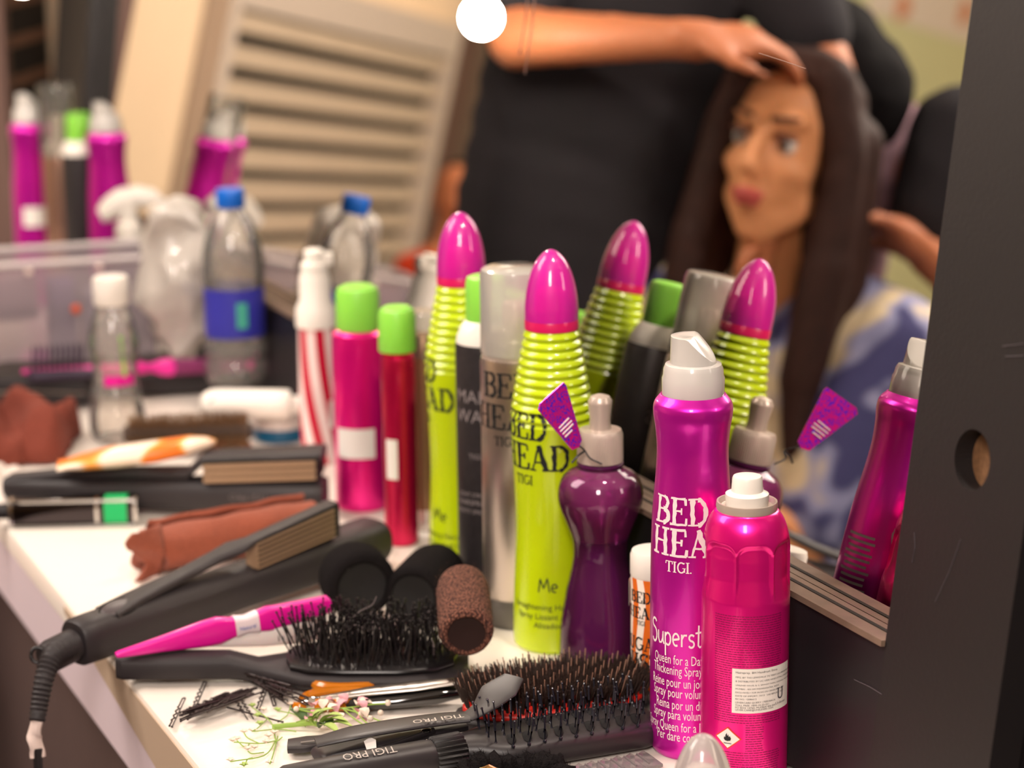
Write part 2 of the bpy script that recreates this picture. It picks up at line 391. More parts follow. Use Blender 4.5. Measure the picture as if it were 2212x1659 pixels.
# ------------------------------------------------------------------ table
tbl = thing('dressing_table', 'long white topped dressing table that carries the bottles and brushes', 'table', (0, 0, FZ))
topm = mat('white_tabletop_laminate', 'efe5da', .32, noise_amt=.03, noise_scale=4)
edgem = mat('lavender_white_edge', 'dccbd2', .5)
TX0, TX1, TY0, TY1 = .386, .775, .95, 3.40
def poly_top():
    pr = [(TX0+.006, 0), (TX0+.0015, -.002), (TX0, -.006), (TX0, -.02), (TX0+.01, -.02)]
    V = []; 
    for y in (TY0, TY1):
        V += [Vector((x, y, z-FZ)) for x, z in [(TX1, 0)]+pr+[(TX1, -.02)]]
    n = 7; Fc = [(i, (i+1) % n, n+(i+1) % n, n+i) for i in range(n)]+[tuple(reversed(range(n))), tuple(range(n, 2*n))]
    return V, Fc
obj('tabletop', poly_top(), topm, tbl, sm=30)
obj('front_edge', box(TX0+.001, TX0+.02, TY0, TY1, -.077-FZ, -.0202-FZ), edgem, tbl, sm=0)
w_ = [(TX0-.0012, 1.80, 0), (TX0-.0012, 1.80, -.012), (TX0-.0012, 1.30, -.072), (TX0-.0012, 1.30, -.001)]
obj('edge_banding', ([Vector((x, y, z-FZ)) for x, y, z in [(TX0-.0012, 1.78, -.004), (TX0-.0012, 1.78, -.010), (TX0-.0012, 1.20, -.078), (TX0-.0012, 1.20, -.004), (TX0, 1.78, -.004), (TX0, 1.78, -.010), (TX0, 1.20, -.078), (TX0, 1.20, -.004)]],
    [(0, 1, 2, 3), (7, 6, 5, 4), (0, 4, 5, 1), (1, 5, 6, 2), (2, 6, 7, 3), (3, 7, 4, 0)]), mat('beige_edge_band', 'bfa891', .5), tbl, sm=0)
obj('cabinet_body', box(TX0+.03, TX1-.01, TY0+.02, TY1-.02, 0, -.0772-FZ), mat('dark_brown_cabinet', '5a4844', .6, noise_amt=.1), tbl, sm=0)

# ------------------------------------------------------------------ mirror
mir = thing('wall_mirror', 'long leaning wall mirror in a scuffed black board frame behind the bottles', 'mirror', (MX, 1.0, 0))
mir_o = Vector((MX, 1.0, 0))
blackb = mat('black_painted_board', '181415', .55, noise_amt=.12, noise_scale=12, bump=.1, bump_scale=300)
glassm = bpy.data.materials.new('mirror_glass'); glassm.use_nodes = True
_b = glassm.node_tree.nodes['Principled BSDF']; _b.inputs['Base Color'].default_value = (.86, .84, .80, 1); _b.inputs['Metallic'].default_value = 1; _b.inputs['Roughness'].default_value = 0.0
def mslab(y0, y1, h0, h1, o0, o1):
    V = [mp(y, h, o)-mir_o for h in (h0, h1) for y in (y0, y1) for o in (o0, o1)]
    return V, [(0, 1, 3, 2), (4, 6, 7, 5), (0, 4, 5, 1), (2, 3, 7, 6), (0, 2, 6, 4), (1, 5, 7, 3)]
MY0, MY1 = 1.127, 3.235
HB = -MZ/math.cos(TAU)+.0025
obj('glass', mslab(MY0-.01, MY1+.01, -.01, .80, -.004, 0), glassm, mir, sm=0)
# right board with a round hole (a hexahedron ring round the hole)
def board_hole(y0, y1, h0, h1, o0, o1, hy, hh, r, n=40):
    outer = []
    for i in range(n):
        a = 2*PI*i/n; c, s = math.cos(a), math.sin(a)
        t = min([((y1-hy)/c if c > 1e-6 else 1e9), ((y0-hy)/c if c < -1e-6 else 1e9), ((h1-hh)/s if s > 1e-6 else 1e9), ((h0-hh)/s if s < -1e-6 else 1e9)])
        outer.append((hy+c*t, hh+s*t))
    for cy, ch in ((y0, h0), (y1, h0), (y0, h1), (y1, h1)):
        k = min(range(n), key=lambda i: (outer[i][0]-cy)**2*30+(outer[i][1]-ch)**2); outer[k] = (cy, ch)
    V = []
    for o in (o0, o1):
        V += [mp(a, b, o)-mir_o for a, b in outer]
        V += [mp(hy+r*math.cos(2*PI*i/n), hh+r*1.05*math.sin(2*PI*i/n), o)-mir_o for i in range(n)]
    Fc = []
    for i in range(n):
        j = (i+1) % n
        Fc += [(2*n+i, 2*n+j, 3*n+j, 3*n+i), (i, n+i, n+j, j), (i, j, 2*n+j, 2*n+i), (n+i, 3*n+i, 3*n+j, n+j)]
    return V, Fc
FB = .022
def hof(z): return (z-MZ)/math.cos(TAU)
obj('frame_board', board_hole(1.01, MY0, HB, .86, .0005, FB, 1.066, hof(.2485)-.003, (.0172)), blackb, mir, sm=0)
obj('plug', mslab(1.045, 1.088, hof(.2485)-.025, hof(.2485)+.02, .001, .009), mat('raw_particle_board', '7a5638', .8, noise_amt=.5, noise_scale=300), mir, sm=0)
fbl = obj('frame_board', mslab(MY1, MY1+.19, HB, .86, .0005, FB), blackb, mir, sm=0)
obj('frame_board', mslab(MY0, MY1, .80, .86, .0005, FB), blackb, mir, sm=0)
obj('lower_panel', mslab(MY0, MY1, HB, -.0045, .0005, FB-.001), mat('black_lower_panel', '171418', .5, noise_amt=.15, noise_scale=6), mir, sm=0)
ledgm = mat('worn_wood_ledge', '705c4e', .6, noise_amt=.35, noise_scale=60)
obj('ledge', mslab(MY0, MY1, -.004, .0, .0005, FB+.003), ledgm, mir, sm=0)
obj('ledge_groove', mslab(MY0, MY1, .0, .0006, .008, .0115), mat('ledge_groove_dark', '1d1712', .9, noise_amt=.6, noise_scale=200), mir, sm=0)  # dark mottled strip laid on the ledge, drawing its groove by colour
obj('back_board', mslab(1.01, MY1+.19, HB, .86, -.012, -.0045), blackb, mir, sm=0)
# fine bright scratches on the glass near its top, right of the bulb's reflection
def mscr(px0, py0, px1, py1, w=.0006):
    def hit(x, y): d = ray(x, y); return CAM+d*((MC-CAM).dot(MN)/d.dot(MN))+MN*.0004-mir_o
    return tube([hit(px0, py0), hit((px0+px1)/2+2, (py0+py1)/2), hit(px1, py1)], w/2, 5)
for q_ in ((1143, -30, 1122, 120, .0006), (1158, -30, 1134, 160, .0006), (1640, 115, 1740, 148, .0004)): obj('scratch', mscr(*q_), mat('pale_scratch', '8a6c62', .4), mir)
def bhit(x, y): d = ray(x, y); c = MC+MN*(FB+.0002); return CAM+d*((c-CAM).dot(MN)/d.dot(MN))-mir_o
for (x0, y0), (x1, y1) in (((2075, 1165), (2020, 1300)), ((1975, 1150), (1970, 1215)), ((1845, 1468), (1905, 1500)), ((2165, 748), (2212, 742)), ((2172, 770), (2212, 768))):
    obj('board_scratch', tube([bhit(x0, y0), bhit((x0+x1)/2+4, (y0+y1)/2), bhit(x1, y1)], .00022, 4), mat('scuff_grey', '4c444a', .6), mir)

# bare bulb on a dark stand, out in the room
bl = M(1040, 38, 2.72)
bt = thing('hanging_bulb', 'bare glowing bulb on a cord, seen in the mirror before the louvred shutter', 'lamp', (bl.x, bl.y, bl.z))
obj('bulb', sphere((0, 0, 0), .023), mat('glowing_bulb', 'fff3dc', .5, emit=60), bt)
obj('socket', lathe([(.012, .018), (.014, .022), (.014, .055), (.006, .06)], 16), white_pl, bt)
obj('cord', lathe([(.003, .058), (.003, CZ-bl.z-.001)], 10), white_pl, bt)
point('bulb_light', (bl.x, bl.y, bl.z), 4, WARM, .024)

# ================================================================== BOTTLES AND CANS
def shift(P, dx=0, dy=0): return Vector((P.x+dx, P.y+dy, 0))
# ---- tall magenta spray can
SUP = [(.0245, 0), (.0268, .003)]+[(r, z) for r, z in [tuple(v) for v in spline([(.0275, .006), (.0278, .08), (.0277, .13), (.0268, .165), (.0245, .195), (.0238, .212), (.0248, .226), (.0263, .236), (.0258, .243), (.0215, .249)], 6)]]
def slant_cap(parent, m, z0):
    obj('cap_ring', lathe([(.0206, z0-.002), (.0208, z0+.010), (.0200, z0+.012), (.0198, z0+.016), (.0185, z0+.019), (.015, z0+.020)], 40), m, parent)
    def rf(r, z, a): return r
    V, Fc = lathe([(.0155, z0+.014), (.0155, z0+.020), (.0150, z0+.040), (.0142, z0+.0425), (.010, z0+.043), (1e-6, z0+.043)], 40)
    for v in V:       # the top slopes down to one side, a flat lip on the other
        lim = z0+.0375 - max(0, (v.x+.001))*1.15
        if v.z > lim: v.z = lim+min(.0015, (v.z-lim)*.1)
    obj('spray_cap', (V, Fc), m, parent)
def lettering(parent, *ms, m=print_w, name='lettering', split=False):
    if split:
        for q in ms: o = obj(name, q, m, parent, sm=0)
        return o
    o = obj(name, join(*ms), m, parent, sm=0); return o
def squeeze(m, k): return [(x*k, y) for x, y in m[0]], m[1], m[2]*k
def superstar(label, P, rz, full=True, group=None, sticker=False):
    t = thing('hairspray_can', label, 'spray can', P, rz, group)
    body = obj('can_body', lathe(SUP, 56), mag, t); R = rof(SUP)
    slant_cap(t, frost, .250)
    if full:
        L = []
        L.append(wrap(strokes('BED', .0185, rough=.35), .1655, R, center=True, u=-.003)); L.append(wrap(strokes('HEAD', .0190, rough=.35), .1440, R, center=True, u=.004))
        L.append(wrap(strokes('TIGI.', .0075), .1332, R, center=True, u=-.003))
        lettering(t, *L, split=True)
        s1 = wrap(squeeze(strokes('Superstar', .0165, {**HAND, 'a': (.48, [(arc(.2, .28, .16, .25, 30, 390, 10), .09), ([(.38, .52), (.38, .05)], .09)])}), .74), .0816, R, u=-.0270)
        lettering(t, s1)
        rows = [('Queen for a Day', .0690), ('Thickening Spray', .0615), ('Reine pour un jour', .0528), ('Spray pour volume', .0455), ('Reina por un dia', .0372), ('Spray para volumen', .0300), ('Spray Queen for a Day', .0215), ('Per dare corpo', .0145)]
        lettering(t, *[wrap(squeeze(sans(s, .0096), .57), z, R, u=-.0250+du_) for (s, z), du_ in zip(rows, (.002, .001, -.0005, .001, .004, .001, -.006, .005))])
        back = []                              # fine print on the back, seen in the mirror
        for k in range(24):
            z = .118-k*.0042; back.append(wrap(rect2(0, .022+.003*math.sin(k*2.3), 0, .0018), z+.03, R, center=True, a0=112))
        lettering(t, *back)
        lettering(t, wrap(rect2(0, .011, 0, .011), .028, R, center=True, a0=104, eps=.0002), m=mat('orange_hazard_label', 'e8660e', .6), name='hazard_label')
        lettering(t, wrap(flame(.008), .0295, R, center=True, a0=104, eps=.0005), m=print_b, name='flame_mark')
    if sticker:
        lettering(t, wrap(rect2(0, .034, 0, .026, 14), .112, R, center=True, u=-.002, eps=.0004), m=paper, name='sticker')
    return t
def flame(s):
    pts = [(.5, 0), (.25, .05), (.12, .25), (.18, .5), (.28, .35), (.30, .7), (.42, .95), (.48, .6), (.58, .8), (.62, .5), (.72, .62), (.84, .35), (.78, .1)]
    n = len(pts); V = [(x*s, y*s+.0008) for x, y in pts]+[(.5*s, .35*s)]
    return V, [(i, (i+1) % n, n) for i in range(n)], s
PS = Vector((.701, 1.283, 0))
superstar('tall magenta hairspray can with a frosted slanted cap and big pale lettering', PS, facing(PS, -12))
for px, py, lb, st in ((86, 658, 'magenta hairspray can with a blank white sticker, at the far left end of the table', True), (250, 692, 'magenta hairspray can without a sticker, behind the white trigger sprayer', False)):
    P = G(px, py); superstar(lb, P, facing(P, 8), False, None, st)

# ---- short bright pink can, scalloped shoulder
PH = Vector((.7065, 1.2200, 0))
def hr_r(r, z, a):
    k = 0
    if .146 < z < .195:
        w = min(1, (z-.146)/.016); s = abs(math.sin((a+PI/2+.23)*3.5)); zt = .179+.011*(1-(1-s)**2)**.5
        k = .0022*w*max(0, min(1, (zt-z)/.003))*min(1, s/.22)**.7
    return r-k
HR = [(.0250, 0), (.0268, .003)]+[tuple(v) for v in spline([(.0272, .006), (.0273, .06), (.0273, .14)], 5)]+[(.0273, .14+.0015*k) for k in range(1, 26)]+[tuple(v) for v in spline([(.0271, .179), (.0262, .190), (.0238, .2005), (.0205, .2075), (.0178, .210)], 8)]
ht = thing('hairspray_can', 'short bright pink hairspray can with scalloped shoulder and white nozzle, nearest the frame board', 'spray can', PH, facing(PH, 0)); ht.scale = (1.045, 1.045, .887)
obj('can_body', lathe(HR, 168, hr_r), pinkm, ht, sm=50); Rh = rof(HR)
obj('collar_ring', mv(lathe([(.0165, .199), (.0186, .200), (.0190, .203), (.0186, .2065), (.0176, .2065), (.0160, .203), (.013, .202)], 48), 0, 0, .009), silver_pl, ht)
obj('nozzle', mv(lathe([(.0128, .202), (.0134, .209), (.0133, .2115), (.0098, .2135), (.0092, .223), (.0086, .2245), (.001, .2255)], 40), 0, 0, .0095), white_pl, ht)
NB = .0008
lettering(ht, wrap(rect2(0, .042, 0, .0340, 18), .0644, Rh, u=-.0076, eps=.0004), m=paper, name='sticker')
SD = .0225
tx = [('Hairspray. BH Headrush Shine', .0017, .0825), ('MFG. BY TIGI LEWISVILLE TX 75057 USA IMPORTED MARKETED', .0013, .0800), ('& DISTRIBUTED BY LIC USER HINDUSTAN UNILEVER LTD', .0013, .0779), ('UNILEVER HOUSE, B. D. SAWANT MARG, CHAKALA, ANDHERI(E),', .0011, .0758), ('MUMBAI - 400 099 MAHARASHTRA, INDIA', .0012, .0738), ('EXCLUSIVELY FOR IN-SALON USAGE AND SALE', .0012, .0719), ('DATE OF IMPORT: 10/13   USE BEFORE: 10/17', .0013, .0700), ('RC NO: 12086612', .0013, .0683), ('LEVERCARE QUERY / FEEDBACK', .0014, .0664), ('TOLL FREE: 1800-10-22-221', .0014, .0649), ('PO BOX 14760, MUMBAI 400 099', .0014, .0636), ('LEVER.CARE@UNILEVER.COM', .0014, .0624)]
lettering(ht, *[wrap(sans(s, sz*1.3), (z-.0624)*1.42+.0664, Rh, u=-.0055, eps=.0006) for s, sz, z in tx], m=print_b, name='sticker_print')
ucol = [wrap(strokes('U', .0085), .0725, Rh, u=.0215, eps=.0006), wrap(sans('Unilever', .0028), .0685, Rh, u=.0205, eps=.0006)]
lettering(ht, *ucol, m=mat('grey_print', '5a565c', .6), name='sticker_logo')
dm = lambda s, z, u, e, m, n: lettering(ht, wrap(([(0, s/2), (s/4, s*.75), (s/2, s), (s*.75, s*.75), (s, s/2), (s*.75, s/4), (s/2, 0), (s/4, s/4), (s/2, s/2)], [(0, 1, 8, 7), (1, 2, 3, 8), (3, 4, 5, 8), (5, 6, 7, 8)], s), z, Rh, u=u-s/2, eps=e), m=m, name=n)
dm(.0175, .0355, -.0100, .0003, mat('hazard_red', 'e0452a', .6), 'hazard_border'); dm(.0152, .03665, -.0100, .0005, paper, 'hazard_diamond')
lettering(ht, wrap(flame(.0066), .0412, Rh, u=-.0100-.0033, eps=.0007), wrap(rect2(0, .005, 0, .0005), .0400, Rh, u=-.0125, eps=.0007), m=print_b, name='flame_mark')
fine = []
for k in range(76):
    z = .1375-k*.0018
    if .0625 < z < .0995: u0, w = -.020, .0120
    elif .034 < z < .056: u0, w = .001, .0115
    else: u0, w = -.020, .045
    x = u0
    while x < u0+w-.001:
        q = .0007+random.random()*.0028; q = min(q, u0+w-x); fine.append(wrap(rect2(x, x+q, 0, .00045, 2), z, Rh, eps=.0002)); x += q+.00045
lettering(ht, *fine, m=mat('dark_maroon_print', '6a0838', .5), name='fine_print')

# ---- purple pump bottle
PP = Vector((.716, 1.452, 0))
pf = [tuple(v) for v in spline([(.0285, .0005), (.0308, .004), (.0310, .018), (.0300, .035), (.0262, .058), (.0218, .078), (.0204, .090), (.0215, .103), (.0262, .119), (.0303, .133), (.0318, .145), (.0302, .157), (.0255, .1655), (.0195, .170), (.0162, .173)], 6)]+[(.0155, .178)]
zq = lambda z: z if z < .09 else (.09+(z-.09)*.8 if z < .1775 else .160+(z-.1775)*1.11)
pf = [(r, zq(z)) for r, z in pf]
qz = lambda L: [(r, zq(z)) for r, z in L]
pt = thing('pump_bottle', 'hourglass shaped translucent purple bottle with a ribbed silver pull cap', 'bottle', PP, facing(PP))
purp_glass = clear('purple_glass', 'b04a90', .12, .04, 'e0a0d0')
obj('bottle_body', lathe(pf, 64, cap=False), purp_glass, pt)
liq = [(max(.001, r-.0012), z) for r, z in pf if .001 < z < .102]; liq = [(.001, liq[0][1])]+liq+[(.001, .102)]
obj('liquid', lathe(liq, 48), mat('purple_liquid', '5e1668', .15, spec=.4), pt)
liq2 = [(max(.001, r-.0012), z) for r, z in pf if .102 <= z < .155]
obj('bottle_lining', lathe(liq2, 48, cap=False), clear('purple_lining', 'e0a0cc', .58, .1, 'f0b8e0'), pt)
def ribf(n, amp): return lambda r, z, a: r+amp*math.cos(n*a)
obj('neck_ring', lathe(qz([(.0158, .173), (.0172, .174), (.0172, .176), (.0158, .177)]), 40), mat('dark_purple_plastic', '4a1040', .3), pt)
obj('collar', lathe(qz([(.0166, .1775), (.0168, .179), (.0166, .196), (.0155, .199), (.010, .1995)]), 240, lambda r, z, a: r+(.00025*math.cos(60*a) if r > .016 else 0)), silver_pl, pt)
obj('pump_tip', lathe(qz([(.0082, .199), (.0076, .206), (.0090, .2165), (.0090, .2185), (.0070, .2215), (.002, .2230), (.001, .2232)]), 40), silver_pl, pt)
# neck string and the holographic tag that hangs from it
holo = bpy.data.materials.new('holographic_foil'); holo.use_nodes = True
_n = holo.node_tree; _b = _n.nodes['Principled BSDF']; _b.inputs['Metallic'].default_value = .6; _b.inputs['Roughness'].default_value = .35
_v = _n.nodes.new('ShaderNodeTexVoronoi'); _v.inputs['Scale'].default_value = 900; _t = _n.nodes.new('ShaderNodeTexCoord'); _n.links.new(_t.outputs['Object'], _v.inputs['Vector'])
_r = _n.nodes.new('ShaderNodeValToRGB'); _e = _r.color_ramp.elements; _e[0].color = (*lin('e01a98'), 1); _e[0].position = .45; _e[1].color = (*lin('4a2af0'), 1); _e[1].position = .85
_q = _e.new(.68); _q.color = (*lin('b01fc0'), 1)
_s = _n.nodes.new('ShaderNodeSeparateColor'); _n.links.new(_v.outputs['Color'], _s.inputs[0]); _n.links.new(_s.outputs[0], _r.inputs[0]); _n.links.new(_r.outputs[0], _b.inputs['Base Color'])
dT = 1.655
def AT(x, y, d): return CAM+d*ray(x, y)
TP0 = AT(1250, 960, 1.640); TPN = Vector((.35, -.93, .10)).normalized()
def TG(x, y): d = ray(x, y); return CAM+d*((TP0-CAM).dot(TPN)/d.dot(TPN))
tq = [TG(1217, 826), TG(1222, 832), TG(1256, 950), TG(1250, 966), TG(1236, 972), TG(1163, 886), TG(1166, 872)]
c0 = sum(tq, Vector())/len(tq)
nn = (tq[2]-tq[0]).cross(tq[5]-tq[0]).normalized()*.0006
V_ = [p-c0-nn for p in tq]+[p-c0+nn for p in tq]; n7 = len(tq)
tagT = thing('hang_tag', 'small holographic pink tag tied with black string to the purple bottle', 'tag', c0, 0)
obj('tag_card', (V_, [tuple(range(n7)), tuple(range(2*n7-1, n7-1, -1))]+[(i, n7+i, n7+(i+1) % n7, (i+1) % n7) for i in range(n7)]), holo, tagT, sm=0)
ss_ = []
for k, (a, b) in enumerate([((1206, 925), (1227, 903)), ((1209, 932), (1233, 909)), ((1214, 938), (1236, 916)), ((1219, 944), (1234, 929))]):
    ss_.append(tube([TG(*a)-c0+TPN*.0008, TG(*b)-c0+TPN*.0008], .0006, 5))
obj('tag_print', join(*ss_), print_w, tagT)
nk = AT(1262, 985, 1.66)
obj('string', tube(spline([TG(1250, 962)-c0, AT(1262, 972, 1.652)-c0, AT(1275, 990, 1.648)-c0, AT(1300, 1002, 1.652)-c0], 5), .0007, 6), black_pl, tagT)
obj('string_end', tube(spline([AT(1262, 975, 1.652)-c0, AT(1248, 985, 1.65)-c0, AT(1235, 1000, 1.65)-c0], 4), .0008, 6), black_pl, tagT)

# ---- lime bottles with ribbed shoulders and pointed pink caps
def lime_prof():
    p = [(.0285, 0), (.0308, .003)]+[tuple(v) for v in spline([(.0312, .008), (.0305, .04), (.0285, .09), (.0295, .13), (.0312, .165), (.0316, .178)], 6)]
    for k in range(10):
        z = .180+k*.0068; r = .0315-(.0315-.0208)*((k/9.5)**1.15)
        p += [(r-.0012, z), (r-.0002, z+.0013), (r+.0003, z+.0030), (r-.0004, z+.0048), (r-.0015, z+.0062)]
    return p+[(.0195, .2485)]
LP_ = lime_prof(); Rl = rof(LP_)
def limebottle(label, P, rz):
    t = thing('shampoo_bottle', label, 'bottle', P, rz)
    obj('bottle_body', lathe(LP_, 64), lime, t, sm=25)
    obj('cap_band', lathe([(.0198, .2485), (.0204, .2490), (.0205, .2555), (.0202, .2562)], 48), crimson_band, t)
    obj('pointed_cap', lathe([tuple(v) for v in spline([(.0204, .2562), (.0203, .266), (.0190, .278), (.0160, .290), (.0115, .300), (.0062, .3062), (.0022, .3085), (.0002, .309)], 5)], 48, cap=False), pinkcap, t)
    obj('inner_nozzle', lathe([(.0175, .2565), (.0172, .262), (.0120, .264), (.0115, .277), (.009, .279), (.001, .2792)], 32), pinkin, t)
    L = [wrap(strokes('BED', .0200, rough=.35), .169, Rl, center=True, u=-.004), wrap(strokes('HEAD', .0200, rough=.35), .1455, Rl, center=True, u=.003), wrap(strokes('TIGI', .0075), .1335, Rl, center=True, u=-.004)]
    L.append(wrap(strokes('Me', .012, HAND), .050, Rl, u=.008))
    for s, z in (('Straightening Hairspray', .036), ('Spray Lissant et Liss', .0285), ('Alisador', .0215)): L.append(wrap(sans(s, .0066), z, Rl, center=True, u=.016))
    lettering(t, *L, m=print_b, split=True)
    lettering(t, *[wrap(rect2(0, .020, 0, .0012), .120-k*.0035, Rl, center=True, a0=180) for k in range(14)], m=print_b, name='back_print')
    return t
P_ = Vector((.7065, 1.515, 0)); limebottle('lime bottle with a pointed pink cap, directly behind the purple bottle', P_, facing(P_, -38))
P_ = Vector((.716, 1.712, 0)); limebottle('lime bottle with a pointed pink cap, left of the brushed silver can', P_, facing(P_, -76))

# ---- brushed silver can with a tall clear cap
P_ = G(1120, 1338); t = thing('hairspray_can', 'brushed silver hairspray can with a tall clear cap, between the two lime bottles', 'spray can', P_, facing(P_, -18))
SV = [(.0255, 0), (.0276, .003), (.0277, .212), (.0270, .216), (.0262, .218), (.0262, .223), (.020, .226)]; Rs = rof(SV)
obj('can_body', lathe(SV[:4], 56), silverm, t)
obj('shoulder', lathe([(.0262, .216), (.0266, .219), (.0262, .226), (.0225, .229), (.0210, .2315), (.0210, .2345), (.0165, .2365), (.0150, .238), (.0110, .2395)], 48), silver_pl, t)
obj('nozzle', lathe([(.0108, .238), (.0104, .256), (.0095, .2585), (.001, .259)], 32), silver_pl, t)
obj('clear_cap', lathe([(.0270, .219), (.0276, .221), (.0274, .280), (.0262, .2845), (.0235, .286), (.001, .2865)], 56, cap=False), frost2, t)
obj('base_ring', lathe([(.0277, .0), (.0281, .001), (.0281, .022), (.0277, .0235)], 56, cap=False), clearp, t)
lettering(t, wrap(strokes('BED', .0195, rough=.35), .188, Rs, center=True), wrap(strokes('HEAD', .0195, rough=.35), .163, Rs, center=True, u=.001), wrap(strokes('TIGI', .0075), .150, Rs, center=True, u=-.001), m=print_b, split=True)

# ---- black can with a green cap
BK = [(.0235, 0), (.0252, .003), (.0254, .210), (.0248, .214)]; Rb = rof(BK)
blackcan = mat('charcoal_can_print', '2a2628', .45, noise_amt=.5, noise_scale=220)
def black_can(label, P, rz, h=0):
    t = thing('hairspray_can', label, 'spray can', P, rz)
    obj('can_body', lathe(BK, 48), blackcan, t)
    obj('shoulder', lathe([(.0245, .214), (.0238, .219), (.0205, .227), (.0175, .2315), (.0150, .233)], 40), white_pl, t)
    obj('cap', lathe([(.0158, .229), (.0165, .231), (.0163, .262), (.0150, .2665), (.0115, .268), (.001, .2682)], 40), limecap, t)
    if h:
        lettering(t, wrap(sans('MAKE', .0150), .168, Rb, u=-.025), wrap(sans('WAVES', .0150), .152, Rb, u=-.025), wrap(sans('TIGI', .0060), .122, Rb, u=-.012), wrap(sans('LIGHT STRONG', .0050), .090, Rb, u=-.025), wrap(sans('HAIRSPRAY', .0060), .083, Rb, u=-.025), wrap(sans('DIRTY SPRAY', .0050), .076, Rb, u=-.025), m=mat('grey_can_print', '8a8080', .6), split=True)
        lettering(t, wrap(rect2(0, .030, 0, .030, 14), .120, Rb, center=True, a0=165, eps=.0004), m=paper, name='back_sticker')
    return t
P_ = G(1058, 1284); black_can('charcoal can with a green cap, squeezed between a lime bottle and the silver can', P_, facing(P_, -10), 1)
P_ = G(192, 676); black_can('charcoal can with a green cap, between two magenta cans at the far left', P_, facing(P_))

# ---- far silver-brown can with a tall clear cap
P_ = G(148, 668); t = thing('hairspray_can', 'pale bronze can with a tall square clear cap at the far left of the table', 'spray can', P_, facing(P_))
obj('can_body', lathe([(.0225, 0), (.0242, .003), (.0242, .205), (.0235, .209)], 48), mat('bronze_metal', 'b08a78', .3, .8), t)
obj('clear_cap', lathe([(.0242, .210), (.0250, .211), (.0248, .300), (.0235, .304), (.001, .305)], 48, cap=False), clearp, t)
obj('nozzle', lathe([(.0205, .209), (.018, .225), (.0105, .229), (.0100, .262), (.001, .264)], 32), silver_pl, t)

# ---- bright pink cans with green caps
def green_can(label, P, r, h, cr, ch, m, st=None):
    t = thing('hairspray_can', label, 'spray can', P, facing(P)); R = [(r-.002, 0), (r, .003)]+[tuple(v) for v in spline([(r, .006), (r-.0003, h*.5), (r, h*.93), (r-.0025, h*.98), (cr-.001, h)], 5)]
    obj('can_body', lathe(R, 48), m, t)
    obj('cap', lathe([(cr-.0005, h), (cr, h+.001), (cr-.0003, h+ch*.82), (cr-.002, h+ch*.94), (cr*.75, h+ch*.96), (cr*.7, h+ch), (cr*.3, h+ch), (.001, h+ch*.98)], 40), limecap, t)
    if st: lettering(t, wrap(rect2(0, st[0], 0, st[1], 14), st[2], rof(R), u=st[3], eps=.0005), m=paper, name='sticker')
    return t
P_ = G(784, 1092); green_can('bright pink can with a green cap and white sticker, beside the striped bottle', P_, .0252, .170, .0204, .0405, pinkm, (.038, .028, .052, -.025))
P_ = G(868, 1172); green_can('slim crimson can with a green cap, beside the bronze tube', P_, .0150, .175, .0166, .0390, redpink, (.011, .036, .062, -.013))
# ---- bronze tube with a clear cap
P_ = G(922, 1140); t = thing('hairspray_can', 'narrow bronze can with a clear cap, half hidden behind a lime bottle', 'spray can', P_, facing(P_))
obj('can_body', lathe([(.0125, 0), (.0140, .002), (.0142, .020)], 40, cap=False), silverm, t)
obj('can_sleeve', lathe([(.0142, .0201), (.0143, .162), (.0125, .172), (.0100, .180), (.001, .181)], 40), mat('bronze_sleeve', '8f6a50', .32, .7), t)
obj('clear_cap', lathe([(.0145, .160), (.0147, .198), (.0135, .201), (.001, .202)], 40, cap=False), clearp, t)

# ---- striped pump bottle
stripe = bpy.data.materials.new('swirl_striped_plastic'); stripe.use_nodes = True
def stripes_mat(m, c1, c2, sc, dist, twist, th=.5):
    n = m.node_tree; b = n.nodes['Principled BSDF']; b.inputs['Roughness'].default_value = .25; L = n.links
    tc = n.nodes.new('ShaderNodeTexCoord'); sp = n.nodes.new('ShaderNodeSeparateXYZ'); L.new(tc.outputs['Object'], sp.inputs[0])
    at = n.nodes.new('ShaderNodeMath'); at.operation = 'ARCTAN2'; L.new(sp.outputs['Y'], at.inputs[0]); L.new(sp.outputs['X'], at.inputs[1])
    m1 = n.nodes.new('ShaderNodeMath'); m1.operation = 'MULTIPLY'; m1.inputs[1].default_value = sc; L.new(at.outputs[0], m1.inputs[0])
    m0 = n.nodes.new('ShaderNodeMath'); m0.operation = 'MULTIPLY_ADD'; m0.inputs[1].default_value = twist; L.new(sp.outputs['Z'], m0.inputs[0]); L.new(m1.outputs[0], m0.inputs[2])
    # a second sweep that bends the stripes
    zz = n.nodes.new('ShaderNodeMath'); zz.operation = 'MULTIPLY'; zz.inputs[1].default_value = dist; L.new(sp.outputs['Z'], zz.inputs[0])
    sn = n.nodes.new('ShaderNodeMath'); sn.operation = 'SINE'; L.new(zz.outputs[0], sn.inputs[0])
    ad = n.nodes.new('ShaderNodeMath'); ad.operation = 'MULTIPLY_ADD'; ad.inputs[1].default_value = 2.2; L.new(sn.outputs[0], ad.inputs[0]); L.new(m0.outputs[0], ad.inputs[2])
    s2 = n.nodes.new('ShaderNodeMath'); s2.operation = 'SINE'; L.new(ad.outputs[0], s2.inputs[0])
    gt = n.nodes.new('ShaderNodeMath'); gt.operation = 'GREATER_THAN'; gt.inputs[1].default_value = th-.5; L.new(s2.outputs[0], gt.inputs[0])
    mx = n.nodes.new('ShaderNodeMix'); mx.data_type = 'RGBA'; mx.inputs[6].default_value = (*lin(c1), 1); mx.inputs[7].default_value = (*lin(c2), 1)
    L.new(gt.outputs[0], mx.inputs[0]); L.new(mx.outputs[2], b.inputs['Base Color'])
stripes_mat(stripe, 'c01838', 'f6dcd8', 6, 18, 40, .5)
